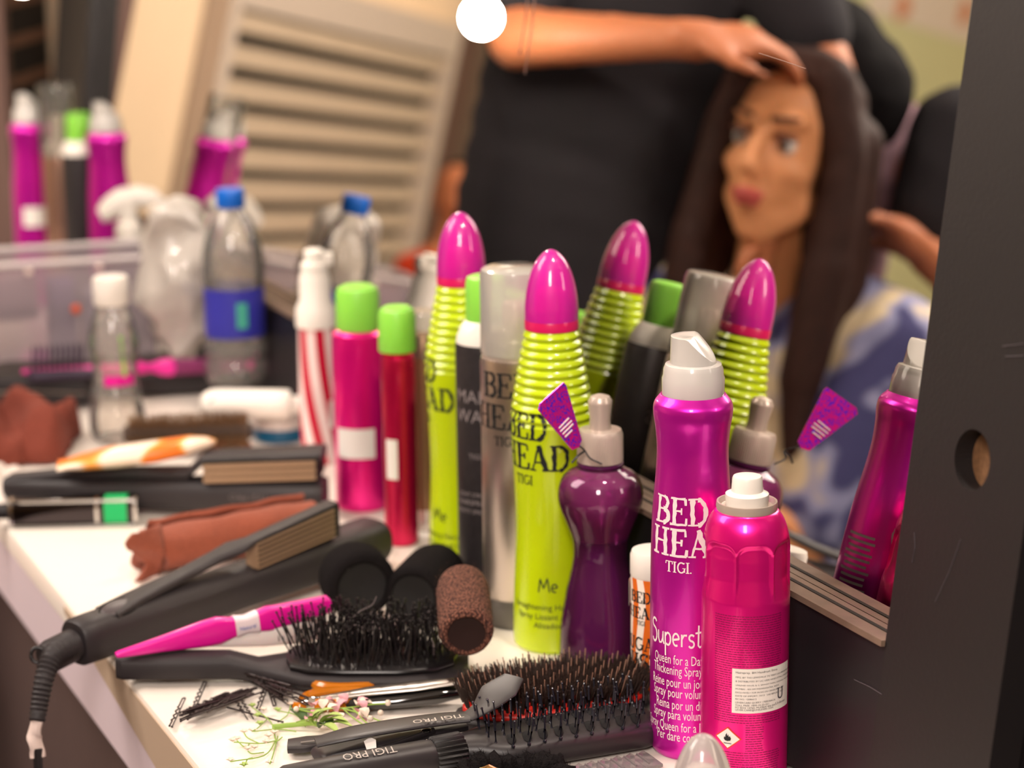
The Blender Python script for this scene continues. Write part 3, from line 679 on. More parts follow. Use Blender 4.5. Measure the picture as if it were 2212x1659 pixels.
P_ = G(692, 996); t = thing('pump_bottle', 'red and white swirl striped bottle with a white stepped pump top', 'bottle', P_, facing(P_))
ps = [tuple(v) for v in spline([(.0185, .0), (.0195, .004), (.0205, .05), (.0200, .10), (.0190, .135), (.0180, .140)], 5)]
t.scale = (.93, .93, 1.055); obj('bottle_body', lathe(ps, 48), stripe, t)
obj('pump_collar', lathe([(.0215, .132), (.0220, .135), (.0212, .150), (.0170, .158), (.0168, .178), (.0158, .181)], 40), white_pl, t)
obj('pump_head', lathe([(.0150, .181), (.0148, .192), (.0110, .194), (.0108, .204), (.008, .2055), (.001, .206)], 32), white_pl, t)
obj('spout', mv(bevel(box(-.007, .020, -.006, .006, .190, .202), .002), 0, 0, 0), white_pl, t)
lettering(t, wrap(rect2(0, .008, 0, .027, 4), .036, rof(ps), u=.012, eps=.0006), m=paper, name='sticker')

# ---- small striped jar
PJ = G(1412, 1512); t = thing('powder_jar', 'small orange and white swirl striped jar with a white lid, behind the tall magenta can', 'jar', PJ, facing(PJ, -34))
jm = bpy.data.materials.new('orange_swirl_label'); jm.use_nodes = True; stripes_mat(jm, 'dd6a20', 'f3e6d8', 9, 55, 60, .5)
JR = [(.0150, 0), (.0162, .002), (.0166, .010), (.0168, .094), (.0160, .098)]; Rj = rof(JR)
obj('jar_body', lathe(JR, 48), jm, t)
obj('lid', lathe([(.0166, .095), (.0172, .0965), (.0172, .110), (.0160, .1135), (.001, .1140)], 48), white_pl, t)
lettering(t, wrap(strokes('BED', .0085, rough=.3), .078, Rj, center=True, a0=-4), wrap(strokes('HEAD', .0085, rough=.3), .0665, Rj, center=True, u=.001, a0=-2), wrap(strokes('TIGI', .0034), .0615, Rj, center=True), wrap(strokes('SUGAR', .0100), .0425, Rj, center=True, u=.001, a0=-6), wrap(strokes('DUST', .0125), .0280, Rj, center=True, a0=-8), m=print_b)
lettering(t, wrap(rect2(0, .010, 0, .019, 4), .072, Rj, u=-.024, eps=.0012), m=paper, name='peeling_label')

# ---- small bottle with a pointed clear cap at the very front (its body is below the frame)
P_ = G(1516, 1882); t = thing('travel_bottle', 'pointed clear cap of a small bottle standing before the two front cans', 'bottle', P_)
obj('bottle_body', lathe([(.019, 0), (.0205, .002), (.0207, .028), (.0190, .032), (.016, .0335)], 40), white_pl, t)
obj('pointed_cap', lathe([(r, z+.033) for r, z in [tuple(v) for v in spline([(.0205, .0), (.0204, .010), (.0190, .022), (.0160, .035), (.0115, .046), (.0062, .0525), (.0022, .0548), (.0002, .0552)], 6)]], 48, cap=False), clear('clear_dome_plastic', 'f6e8ea', .45, .08), t)
obj('inner_nozzle', lathe([(.0150, .0336), (.0145, .040), (.0100, .042), (.0095, .066), (.0015, .0665)], 32), white_pl, t)

# ================================================================== TOOLS AND SMALL THINGS ON THE TABLE
def placed(name, label, cat, A, B, group=None):
    t = thing(name, label, cat, (0, 0, 0), 0, group); lay(t, A, B); t['_len'] = 0; del t['_len']; return t, (Vector(B)-Vector(A)).length
def flatbar(path, w, th, wh=None, seg=10):
    """a flat bar along 3-D points; w: half width (list or number)"""
    P = spline(path, 5); n = len(P); R = []
    for i, p in enumerate(P):
        d = (P[min(i+1, n-1)]-P[max(i-1, 0)]).normalized(); s, t = frame_of(d); u = i/(n-1)
        if isinstance(w, (list, tuple)):
            k = u*(len(w)-1); j = min(int(k), len(w)-2); ww = w[j]+(w[j+1]-w[j])*(k-j)
        else: ww = w
        ww = max(ww, .0004)
        R.append([p+s*(ww*math.copysign(abs(math.cos(a))**.6, math.cos(a)))+t*(th*math.copysign(abs(math.sin(a))**.6, math.sin(a))) for a in [2*PI*k/16 for k in range(16)]])
    return loft(R)
def bump3(v, amp, sc, seed=0): return v+Vector((noise.noise(v*sc+Vector((seed, 0, 0))), noise.noise(v*sc+Vector((0, seed+9, 0))), noise.noise(v*sc+Vector((0, 0, seed+17)))))*amp
iron_m = mat('matte_black_iron_plastic', '2b2628', .5, noise_amt=.08)
plate_m = mat('brown_ceramic_plate', 'a88a6e', .4, .2)
cloth_m = mat('brown_terry_cloth', '984e38', .95, noise_amt=.3, noise_scale=300, bump=.9, bump_scale=500, sheen=.1)
purpdark = mat('dark_violet_plastic', '33243c', .4)
magpl = mat('magenta_comb_plastic', 'e8149a', .35, coat=.3)
gold = mat('gold_metal', 'd6b27a', .25, 1)

# ---- crimping iron in front
A, B = G(160, 1389, .0215), G(812, 1162, .026)
t, L = placed('crimping_iron', 'black crimping iron with ribbed brown plates, its corded end past the table edge', 'hair iron', A, B)
R_ = []
for u, w, h in ((0, .0150, .0160), (.008, .0168, .0178), (.05, .0172, .0182), (.3, .0175, .0185), (.52, .0185, .0180), (.66, .0215, .0185), (.90, .0225, .0190), (.985, .0225, .0190), (1, .0200, .0170)):
    R_.append(rring(u*L, w, h, n=28, p=2.6))
obj('lower_body', loft(R_), iron_m, t)
# upper arm: starts at the button, rises, opens to the plate head
up = [(.10, .0140, .0140), (.18, .0185, .0115), (.32, .0240, .0085), (.44, .0300, .0085), (.49, .0350, .0120), (.53, .0385, .0190), (.56, .0395, .0195), (.80, .0470, .0195), (.815, .0470, .0180)]
obj('upper_arm', loft([rring(u*L, (w if u < .5 else .0075), .0040-.0012*(u > .5), cz=z, cy=(0 if u < .45 else (-.006 if u < .5 else -.0105)), n=20, p=3) for u, z, w in up]), iron_m, t)
rb = []
for k in range(6):
    rb.append(tube([(.575*L, -.0165+.0005*k, .0365+.0+k*-.0022+.001), (.855*L, -.0165+.0005*k, .0450+k*-.0025+.001)], .00125, 6))
pb_ = loft([[Vector((u*L, -.0180, z0)), Vector((u*L, -.004, z0)), Vector((u*L, -.004, z1)), Vector((u*L, -.0180, z1))] for u, z0, z1 in ((.530, .0160, .0375), (.800, .0215, .0450))])
obj('ribbed_plate', pb_, plate_m, t, sm=0)
obj('plate_ribs', join(*[tube([(.532*L, -.0183, .0190+.0040*k), (.800*L, -.0183, .0245+.0044*k)], .0008, 6) for k in range(5)]), mat('brown_rib', '3a2c24', .35, .3), t)
obj('arm_tip', loft([[Vector((u*L, -.0180, z0)), Vector((u*L, -.003, z0)), Vector((u*L, -.003, .0490)), Vector((u*L, -.0180, .0490))] for u, z0 in ((.800, .0200), (.815, .0205))]), iron_m, t, sm=0)
bt_ = sphere((0, 0, 0), 1, 24, (.0165, .0085, .0028)); Rb_ = Matrix.Translation((.125*L, -.0045, .0178))@Matrix.Rotation(-.05, 4, 'Y')@Matrix.Rotation(.35, 4, 'X')
obj('button', xf(bt_, Rb_), mat('grey_button', '4a4244', .4), t)
obj('button_ring', xf(tube([(.0172*math.cos(a), .0092*math.sin(a), 0) for a in [2*PI*k/32 for k in range(32)]], .0009, 6, closed=True), Rb_), dark_gap, t)
obj('cord_socket', lathe([(.0125, 0), (.0125, .022), (.0105, .028)], 28), iron_m, t, loc=(0, 0, -.001), rot=(0, -PI/2-.12, 0))
dC = (A-CAM).dot(fw)
cp_ = [AT(152, 1392, dC-.01), AT(118, 1412, dC-.03), AT(100, 1450, dC-.04), AT(88, 1505, dC-.045), AT(80, 1558, dC-.05)]
cord = thing('power_cord', 'black cord with a ribbed sleeve and white tape, hanging from the crimping iron', 'cord', cp_[0]); CO = cp_[0]
sp_ = spline([p-CO for p in cp_], 10); rr_ = [(.0098-.0036*i/len(sp_))*(1 if i % 2 else .84) for i in range(len(sp_))]
obj('ribbed_sleeve', tube(sp_, rr_, 14), black_soft, cord, sm=60)
tp = [AT(80, 1556, dC-.05), AT(74, 1590, dC-.05), AT(80, 1618, dC-.05), AT(82, 1636, dC-.05)]
obj('white_tape', tube([p-CO for p in spline(tp, 6)], .0058, 10, sy=.6), mat('grubby_white_tape', 'd8c4bc', .7), cord)
e_ = AT(82, 1632, dC-.05); obj('cable', tube([p-CO for p in spline([e_, AT(84, 1700, dC-.05), Vector((e_.x-.02, e_.y-.05, -.35)), Vector((e_.x-.05, e_.y-.1, FZ+.01)), Vector((e_.x-.25, e_.y+.1, FZ+.006))], 8)], .0034, 8), black_pl, cord)
rc = AT(82, 1415, dC-.03)-CO
obj('hanging_ring', tube([rc+rt*.0052*math.cos(a)+upv*.0056*math.sin(a) for a in [2*PI*k/24 for k in range(24)]], .0015, 8, closed=True), black_pl, cord)

# ---- second iron, further back
A, B = G(12, 1062, .018), G(703, 1068, .020)
t, L = placed('hair_straightener', 'black wide plate hair iron lying behind the rolled towel, the orange wrapper on it', 'hair iron', A, B)
obj('lower_body', loft([rring(u*L, w, h, cz=cz, n=24, p=2.8) for u, w, h, cz in ((0, .010, .008, .006), (.02, .014, .013, .004), (.3, .016, .015, .0), (.60, .019, .016, 0), (.75, .022, .018, 0), (.97, .023, .018, 0), (1, .020, .015, 0))]), iron_m, t)
obj('upper_arm', loft([rring(u*L, w, .0055, cz=z, n=20, p=3) for u, z, w in ((.02, .012, .012), (.2, .018, .010), (.45, .020, .010), (.58, .020, .013), (.63, .034, .018), (.98, .040, .020), (1, .040, .018))]), iron_m, t)
obj('ribbed_plate', join(*[loft([[Vector((u*L, -.0212, z)), Vector((u*L, -.0195, z)), Vector((u*L, -.0195, z+.0046)), Vector((u*L, -.0212, z+.0046))] for u, z in ((.64, .0160+.0062*k), (.985, .0200+.0064*k))]) for k in range(3)]), plate_m, t, sm=0)
obj('plate_block', loft([[Vector((u*L, -.0190, z0)), Vector((u*L, .019, z0)), Vector((u*L, .019, z0+.022)), Vector((u*L, -.019, z0+.022))] for u, z0 in ((.64, .0145), (.99, .0185))]), dark_gap, t, sm=0)
tt = sans('TIGI PRO', .009); obj('lettering', ([Vector((.69*L+.045-x, -.0232, .004-y+.002)) for x, y in tt[0]], tt[1]), mat('grey_can_print2', '6a6262', .6), t, sm=0)
# ---- chrome tube with a green label
A, B = G(24, 1104, .0135), G(296, 1098, .0135)
t, L = placed('curling_tong', 'dark chrome tube with bright bands and a green label, at the left table edge', 'hair iron', A, B)
dch = mat('dark_chrome', '4a4446', .12, 1)
Ry = Matrix.Rotation(PI/2, 4, 'Y')
def xl(prof, seg=40, p=1): return xf(lathe(prof, seg), Ry)
obj('barrel', loft([rring(x, .0125, .0125, n=32, p=4) for x in (0, .002, L-.002, L)]), dch, t)
for x in (0, L*.68, L-.002): obj('bright_band', loft([rring(x+k, .0131, .0131, n=32, p=4) for k in (0, .0032)]), chrome, t)
obj('green_label', loft([rring(x, .01275, .01275, n=32, p=4) for x in (L*.75, L*.93)]), mat('green_label', '10b866', .5), t)
obj('bright_edge', join(tube([(.002, -.0112, .0112), (L-.002, -.0112, .0112)], .0016, 8), tube([(.002, -.0122, -.0112), (L-.002, -.0122, -.0112)], .0006, 8)), chrome, t)
obj('cord_end', xl([(.006, -.05), (.0075, -.002)], 16), black_pl, t)

# ---- towels
def spiral_towel():
    secs = []; n = 70; L_ = .155
    def cs(x):
        out, inn = [], []
        for i in range(n):
            a = i/(n-1)*4.6*PI-1.0; r = .0045+.0205*(i/(n-1)); d = Vector((0, math.cos(a)*1.12, math.sin(a)*.92))
            out.append(d*(r+.0019)); inn.append(d*(r-.0019))
        return [Vector((x, p.y, p.z+.0225)) for p in out+inn[::-1]]
    for k in range(26):
        x = L_*k/25; r = [bump3(p, .0035, 32, 3) for p in cs(x)]
        if k < 4: r = [p+Vector((-.010*math.sin(p.y*90+p.z*60), 0, 0))*(4-k)/4 for p in r]
        secs.append(r)
    return loft(secs)
A, B = G(322, 1238, 0.001), G(700, 1172, 0.001)
t, L = placed('rolled_towel', 'reddish brown terry towel rolled up between the two hair irons', 'towel', A, B)
obj('towel_roll', spiral_towel(), cloth_m, t, sm=60)
fl = []
for i in range(12):
    row = []
    for j in range(10):
        u, v = i/11, j/9; row.append(bump3(Vector((-.020+.024*u+.012*math.sin(v*6)*(1-u), -.026+.010*math.sin(v*5+u*2)+.004*u, .001+.046*v)), .004, 50, 5))
    fl.append(row)
V = [p for r in fl for p in r]; Fc = [(i*10+j, (i+1)*10+j, (i+1)*10+j+1, i*10+j+1) for i in range(11) for j in range(9)]
o = obj('towel_corner', (V, Fc), cloth_m, t, sm=60); so = o.modifiers.new('thick', 'SOLIDIFY'); so.thickness = .003

def patch(name, label, cat, corners, hf, m, nu=40, nv=30, thick=.003):
    """a cloth over four ground corners (front-left, front-right, back-right, back-left) with heights hf(u, v)"""
    O = Vector((corners[0].x, corners[0].y, 0)); V = []
    for j in range(nv):
        for i in range(nu):
            u, v = i/(nu-1), j/(nv-1); p = corners[0].lerp(corners[1], u).lerp(corners[3].lerp(corners[2], u), v); q = Vector((p.x, p.y, 0))
            q += Vector((noise.noise(Vector((u*4, v*4, 1)))*.012, noise.noise(Vector((u*4, v*4, 7)))*.012, max(thick, hf(u, v)))); V.append(q-O)
    Fc = [(j*nu+i, j*nu+i+1, (j+1)*nu+i+1, (j+1)*nu+i) for j in range(nv-1) for i in range(nu-1)]
    o = obj(name, (V, Fc), m, loc=O, sm=60); s = o.modifiers.new('thick', 'SOLIDIFY'); s.thickness = thick; s.offset = -1
    return tag(o, label, cat)
def hf1(u, v):
    e = min(1, u*5, (1-u)*6, v*5, (1-v)*5); e = max(0, e)**.5
    return e*(.030+.026*math.sin(u*5.2+v*3.2)**2+.020*abs(noise.noise(Vector((u*3, v*3, 4)))))
patch('crumpled_towel', 'reddish brown towel heaped at the far left table edge, behind the orange wrapper', 'towel', [G(-60, 1022), G(135, 1004), G(178, 935), G(-40, 930)], hf1, mat('dark_brown_terry_cloth', '7c3a2c', .95, noise_amt=.3, noise_scale=300, bump=.9, bump_scale=500))
patch('crumpled_towel', 'small corner of brown cloth lying between the orange wrapper and the blue tin', 'towel', [G(445, 985), G(545, 978), G(530, 955), G(450, 960)], lambda u, v: .004+.018*max(0, 1-abs(u-.5)*2)*(.5+.5*math.sin(v*7)), cloth_m, 20, 14)
cloth2 = mat('dark_brown_terry_cloth', '7c3a2c', .95, noise_amt=.3, noise_scale=300, bump=.9, bump_scale=500)
patch('white_cloth', 'white crumpled tissue at the left picture edge beside the dark chrome tube', 'tissue', [G(-90, 1120), G(24, 1112), G(45, 1035), G(-60, 1030)], lambda u, v: .012+.022*math.sin(u*3+.4)*math.sin(v*3.1), mat('white_tissue', 'f0e4da', .8, bump=.5, bump_scale=60), 24, 18)

# ---- orange wrapper lying on the second iron
orm = bpy.data.materials.new('orange_wrapper_film'); orm.use_nodes = True
n = orm.node_tree; b = n.nodes['Principled BSDF']; b.inputs['Roughness'].default_value = .3; tc = n.nodes.new('ShaderNodeTexCoord'); ns = n.nodes.new('ShaderNodeTexNoise'); ns.inputs['Scale'].default_value = 22; ns.inputs['Detail'].default_value = 0
n.links.new(tc.outputs['Object'], ns.inputs['Vector']); cr = n.nodes.new('ShaderNodeValToRGB'); E_ = cr.color_ramp.elements
E_[0].position = .50; E_[0].color = (*lin('f27a1c'), 1); E_[1].position = .60; E_[1].color = (*lin('fbe3cc'), 1); q = E_.new(.545); q.color = (*lin('fba83c'), 1)
n.links.new(ns.outputs['Fac'], cr.inputs[0]); n.links.new(cr.outputs[0], b.inputs['Base Color'])
A, B = G(124, 1006, .050), G(472, 952, .066)
t, L = placed('snack_wrapper', 'glossy orange and white wrapper lying on the rear hair iron', 'wrapper', A, B)
R_ = []
for u, w, h in ((0, .019, .0006), (.03, .0185, .0012), (.06, .016, .0030), (.15, .017, .0065), (.35, .019, .0090), (.6, .0195, .0095), (.82, .0165, .0080), (.93, .010, .0050), (.985, .0035, .0012)):
    R_.append([bump3(p, .0012, 60, 2) for p in rring(u*L+.0, w, h, n=28, p=2.2)])
obj('wrapper_body', loft(R_), orm, t, sm=60)

# ---- white stubby bottle lying on the blue tin and round brush
A, B = G(458, 872, .048), G(652, 874, .044)
t, L = placed('roll_on_bottle', 'white stubby bottle lying on its side on top of the round tin', 'bottle', A, B)
obj('bottle_body', xl([tuple(v) for v in spline([(.0002, -.012), (.008, -.0105), (.0135, -.004), (.0155, .006), (.0157, .03), (.0155, L*.80), (.0148, L*.86)], 5)]+[(.0142, L*.87), (.0095, L*.88), (.0092, L*1.0), (.001, L*1.002)]), white_pl, t)
obj('grey_dot', sphere((.001, -.0115, .0035), .0055, 16, (1, .5, 1)), mat('grey_dot_print', 'a8a4aa', .5), t)
P_ = G(606, 946); t = thing('round_tin', 'round tin with blue sides and a milky clear lid under the white bottle', 'tin', P_)
obj('tin_base', lathe([(.026, 0), (.0285, .002), (.0288, .014), (.0280, .0145)], 48), mat('teal_blue_plastic', '0e5a80', .3), t)
obj('tin_lid', lathe([(.0292, .0148), (.0295, .018), (.0290, .027), (.0270, .0295), (.001, .030)], 48), mat('milky_lid', 'd9cdc6', .2, coat=.5), t)

# ---- bristle makers
def pins(spots, m, parent, name='bristles', stuff=True, tip=0.0009, base=.00055, seg=5):
    ms = []
    for p, q in spots:
        a, b = Vector(p), Vector(q); mid = a.lerp(b, .5); ms.append(tube([a, mid, b], [base, base*.9, base*.85], seg))
        if tip: ms.append(sphere(b, tip, 6))
    o = obj(name, join(*ms), m, parent)
    if stuff: o['kind'] = 'stuff'
    return o
# round brush behind the small bottle
A, B = G(268, 938, .022), G(546, 930, .024)
t, L = placed('round_brush', 'brown bristled round brush lying behind the small water bottle', 'brush', A, B)
obj('barrel', xl([(.008, 0), (.0085, .002), (.0085, L-.002), (.007, L)], 24), mat('dark_wood', '3a2a20', .5), t)
sp2 = []
for k in range(60):
    x = .006+(L-.012)*k/59
    for j in range(22):
        a = 2*PI*j/22+(k % 2)*.14; r1 = .0215*(.9+.1*math.sin(PI*k/59))*(.93+.1*random.random()); sp2.append(((x, .008*math.cos(a), .008*math.sin(a)), (x+random.uniform(-.0015, .0015), r1*math.cos(a), r1*math.sin(a))))
pins(sp2, mat('brown_boar_bristle', '7a5a3c', .7), t, tip=0, base=.0005, seg=3)

# ---- black pouch, dark vent brush and pink comb at the back
P_ = G(300, 845)
def rbox(L, w, h, r=.01): return loft([rring(x, w*k, h*k/1, cz=h, n=32, p=5) for x, k in ((0, .8), (.004, .95), (.012, 1), (L-.012, 1), (L-.004, .95), (L, .8))])
A, B = G(212, 842, 0.0005), G(645, 818, 0.0005)
t, L = placed('styling_case', 'low black case under the pink tail comb and the blue capped bottle', 'case', A, B); obj('case_body', rbox(L*.92, .060, .0150), black_soft, t)
A, B = G(-15, 868, .001), G(205, 862, .001)
t, L = placed('styling_case', 'black oval case half wrapped by the brown towel at the left', 'case', A, B); obj('case_body', rbox(L, .045, .0200), black_soft, t); obj('zip', tube([(x, -.0465, .020+.002*math.sin(x*40)) for x in [L*k/20 for k in range(1, 20)]], .0012, 5), steel, t)
A, B = G(60, 812, .042), G(205, 802, .042)
t, L = placed('vent_brush', 'dark violet bristled brush head in front of the clear storage box', 'brush', A, B)
obj('brush_head', loft([rring(x, w, .006, n=20, p=3) for x, w in ((0, .008), (.006, .014), (L-.006, .014), (L, .008))]), purpdark, t)
pins([((x, y, .005), (x+.002, y*1.2, .030)) for x in [.006+i*.0058 for i in range(int((L-.01)/.0058))] for y in (-.011, -.005, .002, .009)], purpdark, t, tip=.0013, base=.0009)
A, B = G(48, 803, .046), G(546, 787, .043)
t, L = placed('tail_comb', 'bright pink tail comb lying flat at the back, behind the small water bottle', 'comb', A, B)
def tail(L, w, th, u0=.0, u1=.52):
    return loft([rring(u*L, th, ww, cz=0, n=16, p=4) for u, ww in ((u0, w*.22), (.02, w*.28), (.25, w*.55), (u1-.03, w*.8), (u1, w*.85), (u1+.03, w*.55), (u1+.08, w*1.15), (u1+.12, w*1.3), (u1+.14, w))])
obj('handle', tail(L, .0075, .005), magpl, t)
obj('comb_head', loft([rring(u*L, .0048, w, n=16, p=5) for u, w in ((.655, .0085), (.66, .0090), (.975, .0070), (.98, .0040))]), mat('plum_bristle_block', '7a2058', .6, noise_amt=.3, noise_scale=300), t)
obj('end_knob', sphere((L*.99, 0, 0), .0062, 16), magpl, t)

# ---- small clear bottle, white cap
P_ = G(256, 948); t = thing('water_bottle', 'small clear bottle with a ribbed white cap and torn pink green label', 'bottle', P_, facing(P_))
wp = [tuple(v) for v in spline([(.020, .0005), (.0265, .004), (.0290, .014), (.0285, .030), (.0258, .040), (.0270, .050), (.0235, .062), (.0225, .075), (.0240, .088), (.0262, .100), (.0255, .112), (.0215, .128), (.0165, .140), (.0150, .146)], 5)]
water = clear('clear_bottle_plastic', 'fbf6ee', .20, .05, 'f8f5f0')
obj('bottle_body', lathe(wp, 48, lambda r, z, a: r*(1-.03*(z < .06)*abs(math.sin(4*a))), cap=False), water, t)
obj('cap', lathe([(.0175, .144), (.0187, .146), (.0187, .170), (.0172, .1735), (.001, .174)], 120, lambda r, z, a: r+(.0002*math.cos(40*a) if r > .0180 else 0)), white_pl, t)
lettering(t, wrap(rect2(0, .034, 0, .011, 12), .062, rof(wp), u=-.012, eps=.0006), m=magpl, name='pink_label')
lettering(t, wrap(([(0, 0), (.004, 0), (.0, .045), (-.003, .045)], [(0, 1, 2, 3)], .004), .070, rof(wp), u=.008, eps=.0006), m=limecap, name='green_label_strip')

# ---- large clear bottle, blue cap
P_ = Vector((.716, 2.357, .0300)); t = thing('water_bottle', 'large clear bottle with a blue cap and blue label standing near the mirror', 'bottle', P_, facing(P_))
bp_ = [tuple(v) for v in spline([(.026, .0005), (.0335, .004), (.0345, .020), (.0325, .028), (.0345, .036), (.0330, .046), (.0325, .052)], 4)]+[(.0325, .0525), (.0325, .108)]+[tuple(v) for v in spline([(.0330, .110), (.0340, .122), (.0322, .150), (.0240, .175), (.0150, .190), (.0128, .196)], 5)]
obj('bottle_body', lathe(bp_, 48, cap=False), water, t)
obj('cap', lathe([(.0145, .194), (.0155, .196), (.0155, .212), (.0145, .2145), (.001, .215)], 90, lambda r, z, a: r+(.0002*math.cos(30*a) if r > .015 else 0)), mat('blue_cap_plastic', '1468d0', .35), t)
bl_ = mat('blue_label_film', '3a3aa8', .4, noise_amt=.35, noise_scale=25)
obj('label', lathe([(.0329, .054), (.0331, .056), (.0331, .106), (.0329, .108)], 48, cap=False), bl_, t)
lettering(t, wrap(rect2(0, .012, 0, .028, 6), .066, .0334, u=.002, eps=.0004), m=mat('teal_print', '4ab09a', .5), name='teal_patch')

# ---- clear storage box
A, B = G(-70, 806), G(337, 778)
d_ = (B-A).normalized(); n_ = Vector((-d_.y, d_.x, 0)); n_ = n_ if n_.y > 0 else -n_
t, L = placed('storage_box', 'clear plastic storage box with a thick rim standing across the left of the table', 'box', A, B)
D_, Hb = .10, .128
secs = [[Vector((-o_, -o_*.6, z)), Vector((L+o_, -o_*.6, z)), Vector((L+o_, D_+o_*.6, z)), Vector((-o_, D_+o_*.6, z))] for z, o_ in ((.001, 0), (Hb, .012))]
V = secs[0]+secs[1]; obj('box_walls', (V, [(0, 1, 5, 4), (1, 2, 6, 5), (2, 3, 7, 6), (3, 0, 4, 7), (3, 2, 1, 0)]), clear('milky_box_plastic', 'cfc3cc', .42, .15, 'e8e2e6'), t, sm=0)
rim = [(-.013, -.008, Hb), (L+.013, -.008, Hb), (L+.013, D_+.008, Hb), (-.013, D_+.008, Hb)]
obj('rim', tube(rim, .0035, 8, closed=True), mat('milky_rim_plastic', 'e0d6d6', .3), t)
for i, (fx, fz) in enumerate(((.33, .93), (.70, .93), (.955, .50))): obj('clasp', sphere((L*fx+.004, -.008, Hb*fz), .0045, 10), mat('pale_clasp', 'f2dcd2', .4), t)
bx_ = [('folded cloth', (.06, .40, .02, .08, .055, .110), 'a89098'), ('pack', (.45, .60, .02, .07, .002, .10), '7c6c8c'), ('pack', (.64, .90, .03, .08, .002, .085), '8c8490')]
for nm, (a0, a1, y0, y1, z0, z1), c in bx_:
    o = obj('cosmetic_pouch', bevel(box(L*a0, L*a1, y0, y1, z0 if z0 > .03 else .003, z1), .006, 3), mat('pouch_'+c, c, .6, noise_amt=.3, noise_scale=14)); o.matrix_world = t.matrix_world.copy()
    tag(o, {'a89098': 'mauve grey pouch inside the clear storage box, leftmost of three', '7c6c8c': 'violet grey pouch inside the clear storage box, between two others', '8c8490': 'grey pouch inside the clear storage box, nearest its right end'}[c], 'pouch')
ob = obj('orange_stopper', sphere((0, 0, 0), .0055, 14), mat('orange_plastic', 'e0561c', .4), t); ob.location = (L*.585, -.004, .070)

# ---- trigger sprayer behind the box
P_ = G(290, 730); t = thing('trigger_sprayer', 'milky sprayer bottle with a big white trigger head behind the storage box', 'sprayer', P_, facing(P_))
obj('bottle_body', lathe([tuple(v) for v in spline([(.028, .0005), (.031, .004), (.031, .10), (.026, .118), (.0155, .130), (.0130, .134)], 5)], 40, cap=False), clear('milky_bottle_plastic', 'e8e2da', .5, .1), t)
obj('collar', lathe([(.0165, .130), (.0170, .132), (.0160, .146), (.0120, .150)], 40), white_pl, t)
obj('trigger_head', loft([[Vector((c[0]+x_*.0, y, c[1])) for c, y in ()] or [Vector((cx+hx*math.cos(a), .0110*math.sin(a)*1.0, cz+hz*math.cos(a)*.0+0*hx)) + Vector((0, 0, hz*math.cos(a))) for a in [2*PI*k/20 for k in range(20)]] for cx, cz, hx, hz in ((-.034, .158, -.004, .009), (-.024, .166, -.006, .013), (-.008, .175, -.005, .016), (.012, .180, .001, .015), (.028, .178, .006, .012), (.040, .168, .008, .007))]), white_pl, t)
obj('pump_column', lathe([(.0115, .146), (.0115, .170)], 24), white_pl, t)
obj('trigger', tube(spline([(.034, 0, .170), (.043, 0, .155), (.043, 0, .138), (.036, 0, .124)], 5), [.0055]*10+[.004]*6, 10), white_pl, t)

# ================================================================== FRONT CLUSTER
# ---- paddle brush
A, B = G(252, 1437, .014), G(1012, 1430, .0125)
t, L = placed('paddle_brush', 'big black paddle brush with messy long bristles under the rollers', 'brush', A, B)
out = [(0, .006), (.02, .0115), (.15, .0135), (.32, .0120), (.40, .0130), (.46, .022), (.53, .033), (.62, .038), (.80, .040), (.93, .036), (.985, .025), (1, .010)]
obj('handle_and_base', loft([rring(u*L, w, .0075+.002*(u < .4), cz=(0 if u < .35 else -.004), n=28, p=3.2) for u, w in out]), black_soft, t)
cu = [(.485, .008), (.50, .022), (.55, .030), (.65, .0335), (.80, .0345), (.91, .030), (.96, .018), (.97, .006)]
obj('cushion', loft([rring(u*L, w, .0045, cz=.0045, n=28, p=2.4) for u, w in cu]), mat('black_cushion_rubber', '161315', .35), t)
rn = random.Random(4); sp3 = []
for i in range(36):
    for j in range(14):
        u = .500+.455*i/35; y = -.032+.064*j/13
        w = .031*max(0, 1-abs((u-.73)/.245)**3)
        if abs(y) > w: continue
        x = u*L+rn.uniform(-.001, .001); sp3.append(((x, y, .008), (x+rn.uniform(-.009, .009)+(-.006 if u < .54 else 0), y+rn.uniform(-.007, .007), .039+rn.uniform(-.006, .004))))
pins(sp3, mat('black_nylon_pin', '1a1618', .3), t, tip=.00105, base=.0006)
# a few grey tangled hairs in the bristles
tg = []
for k in range(16):
    x0 = rn.uniform(.52, .92)*L; y0 = rn.uniform(-.03, .02); z0 = rn.uniform(.014, .032); pts = [Vector((x0, y0, z0))]
    for q in range(4): pts.append(pts[-1]+Vector((rn.uniform(-.002, .009), rn.uniform(-.006, .006), rn.uniform(-.007, .007))))
    tg.append(tube(spline(pts, 4), .00045, 4))
o = obj('tangled_hair', join(*tg), mat('dusty_grey_hair', '5c5050', .7), t); o['kind'] = 'stuff'

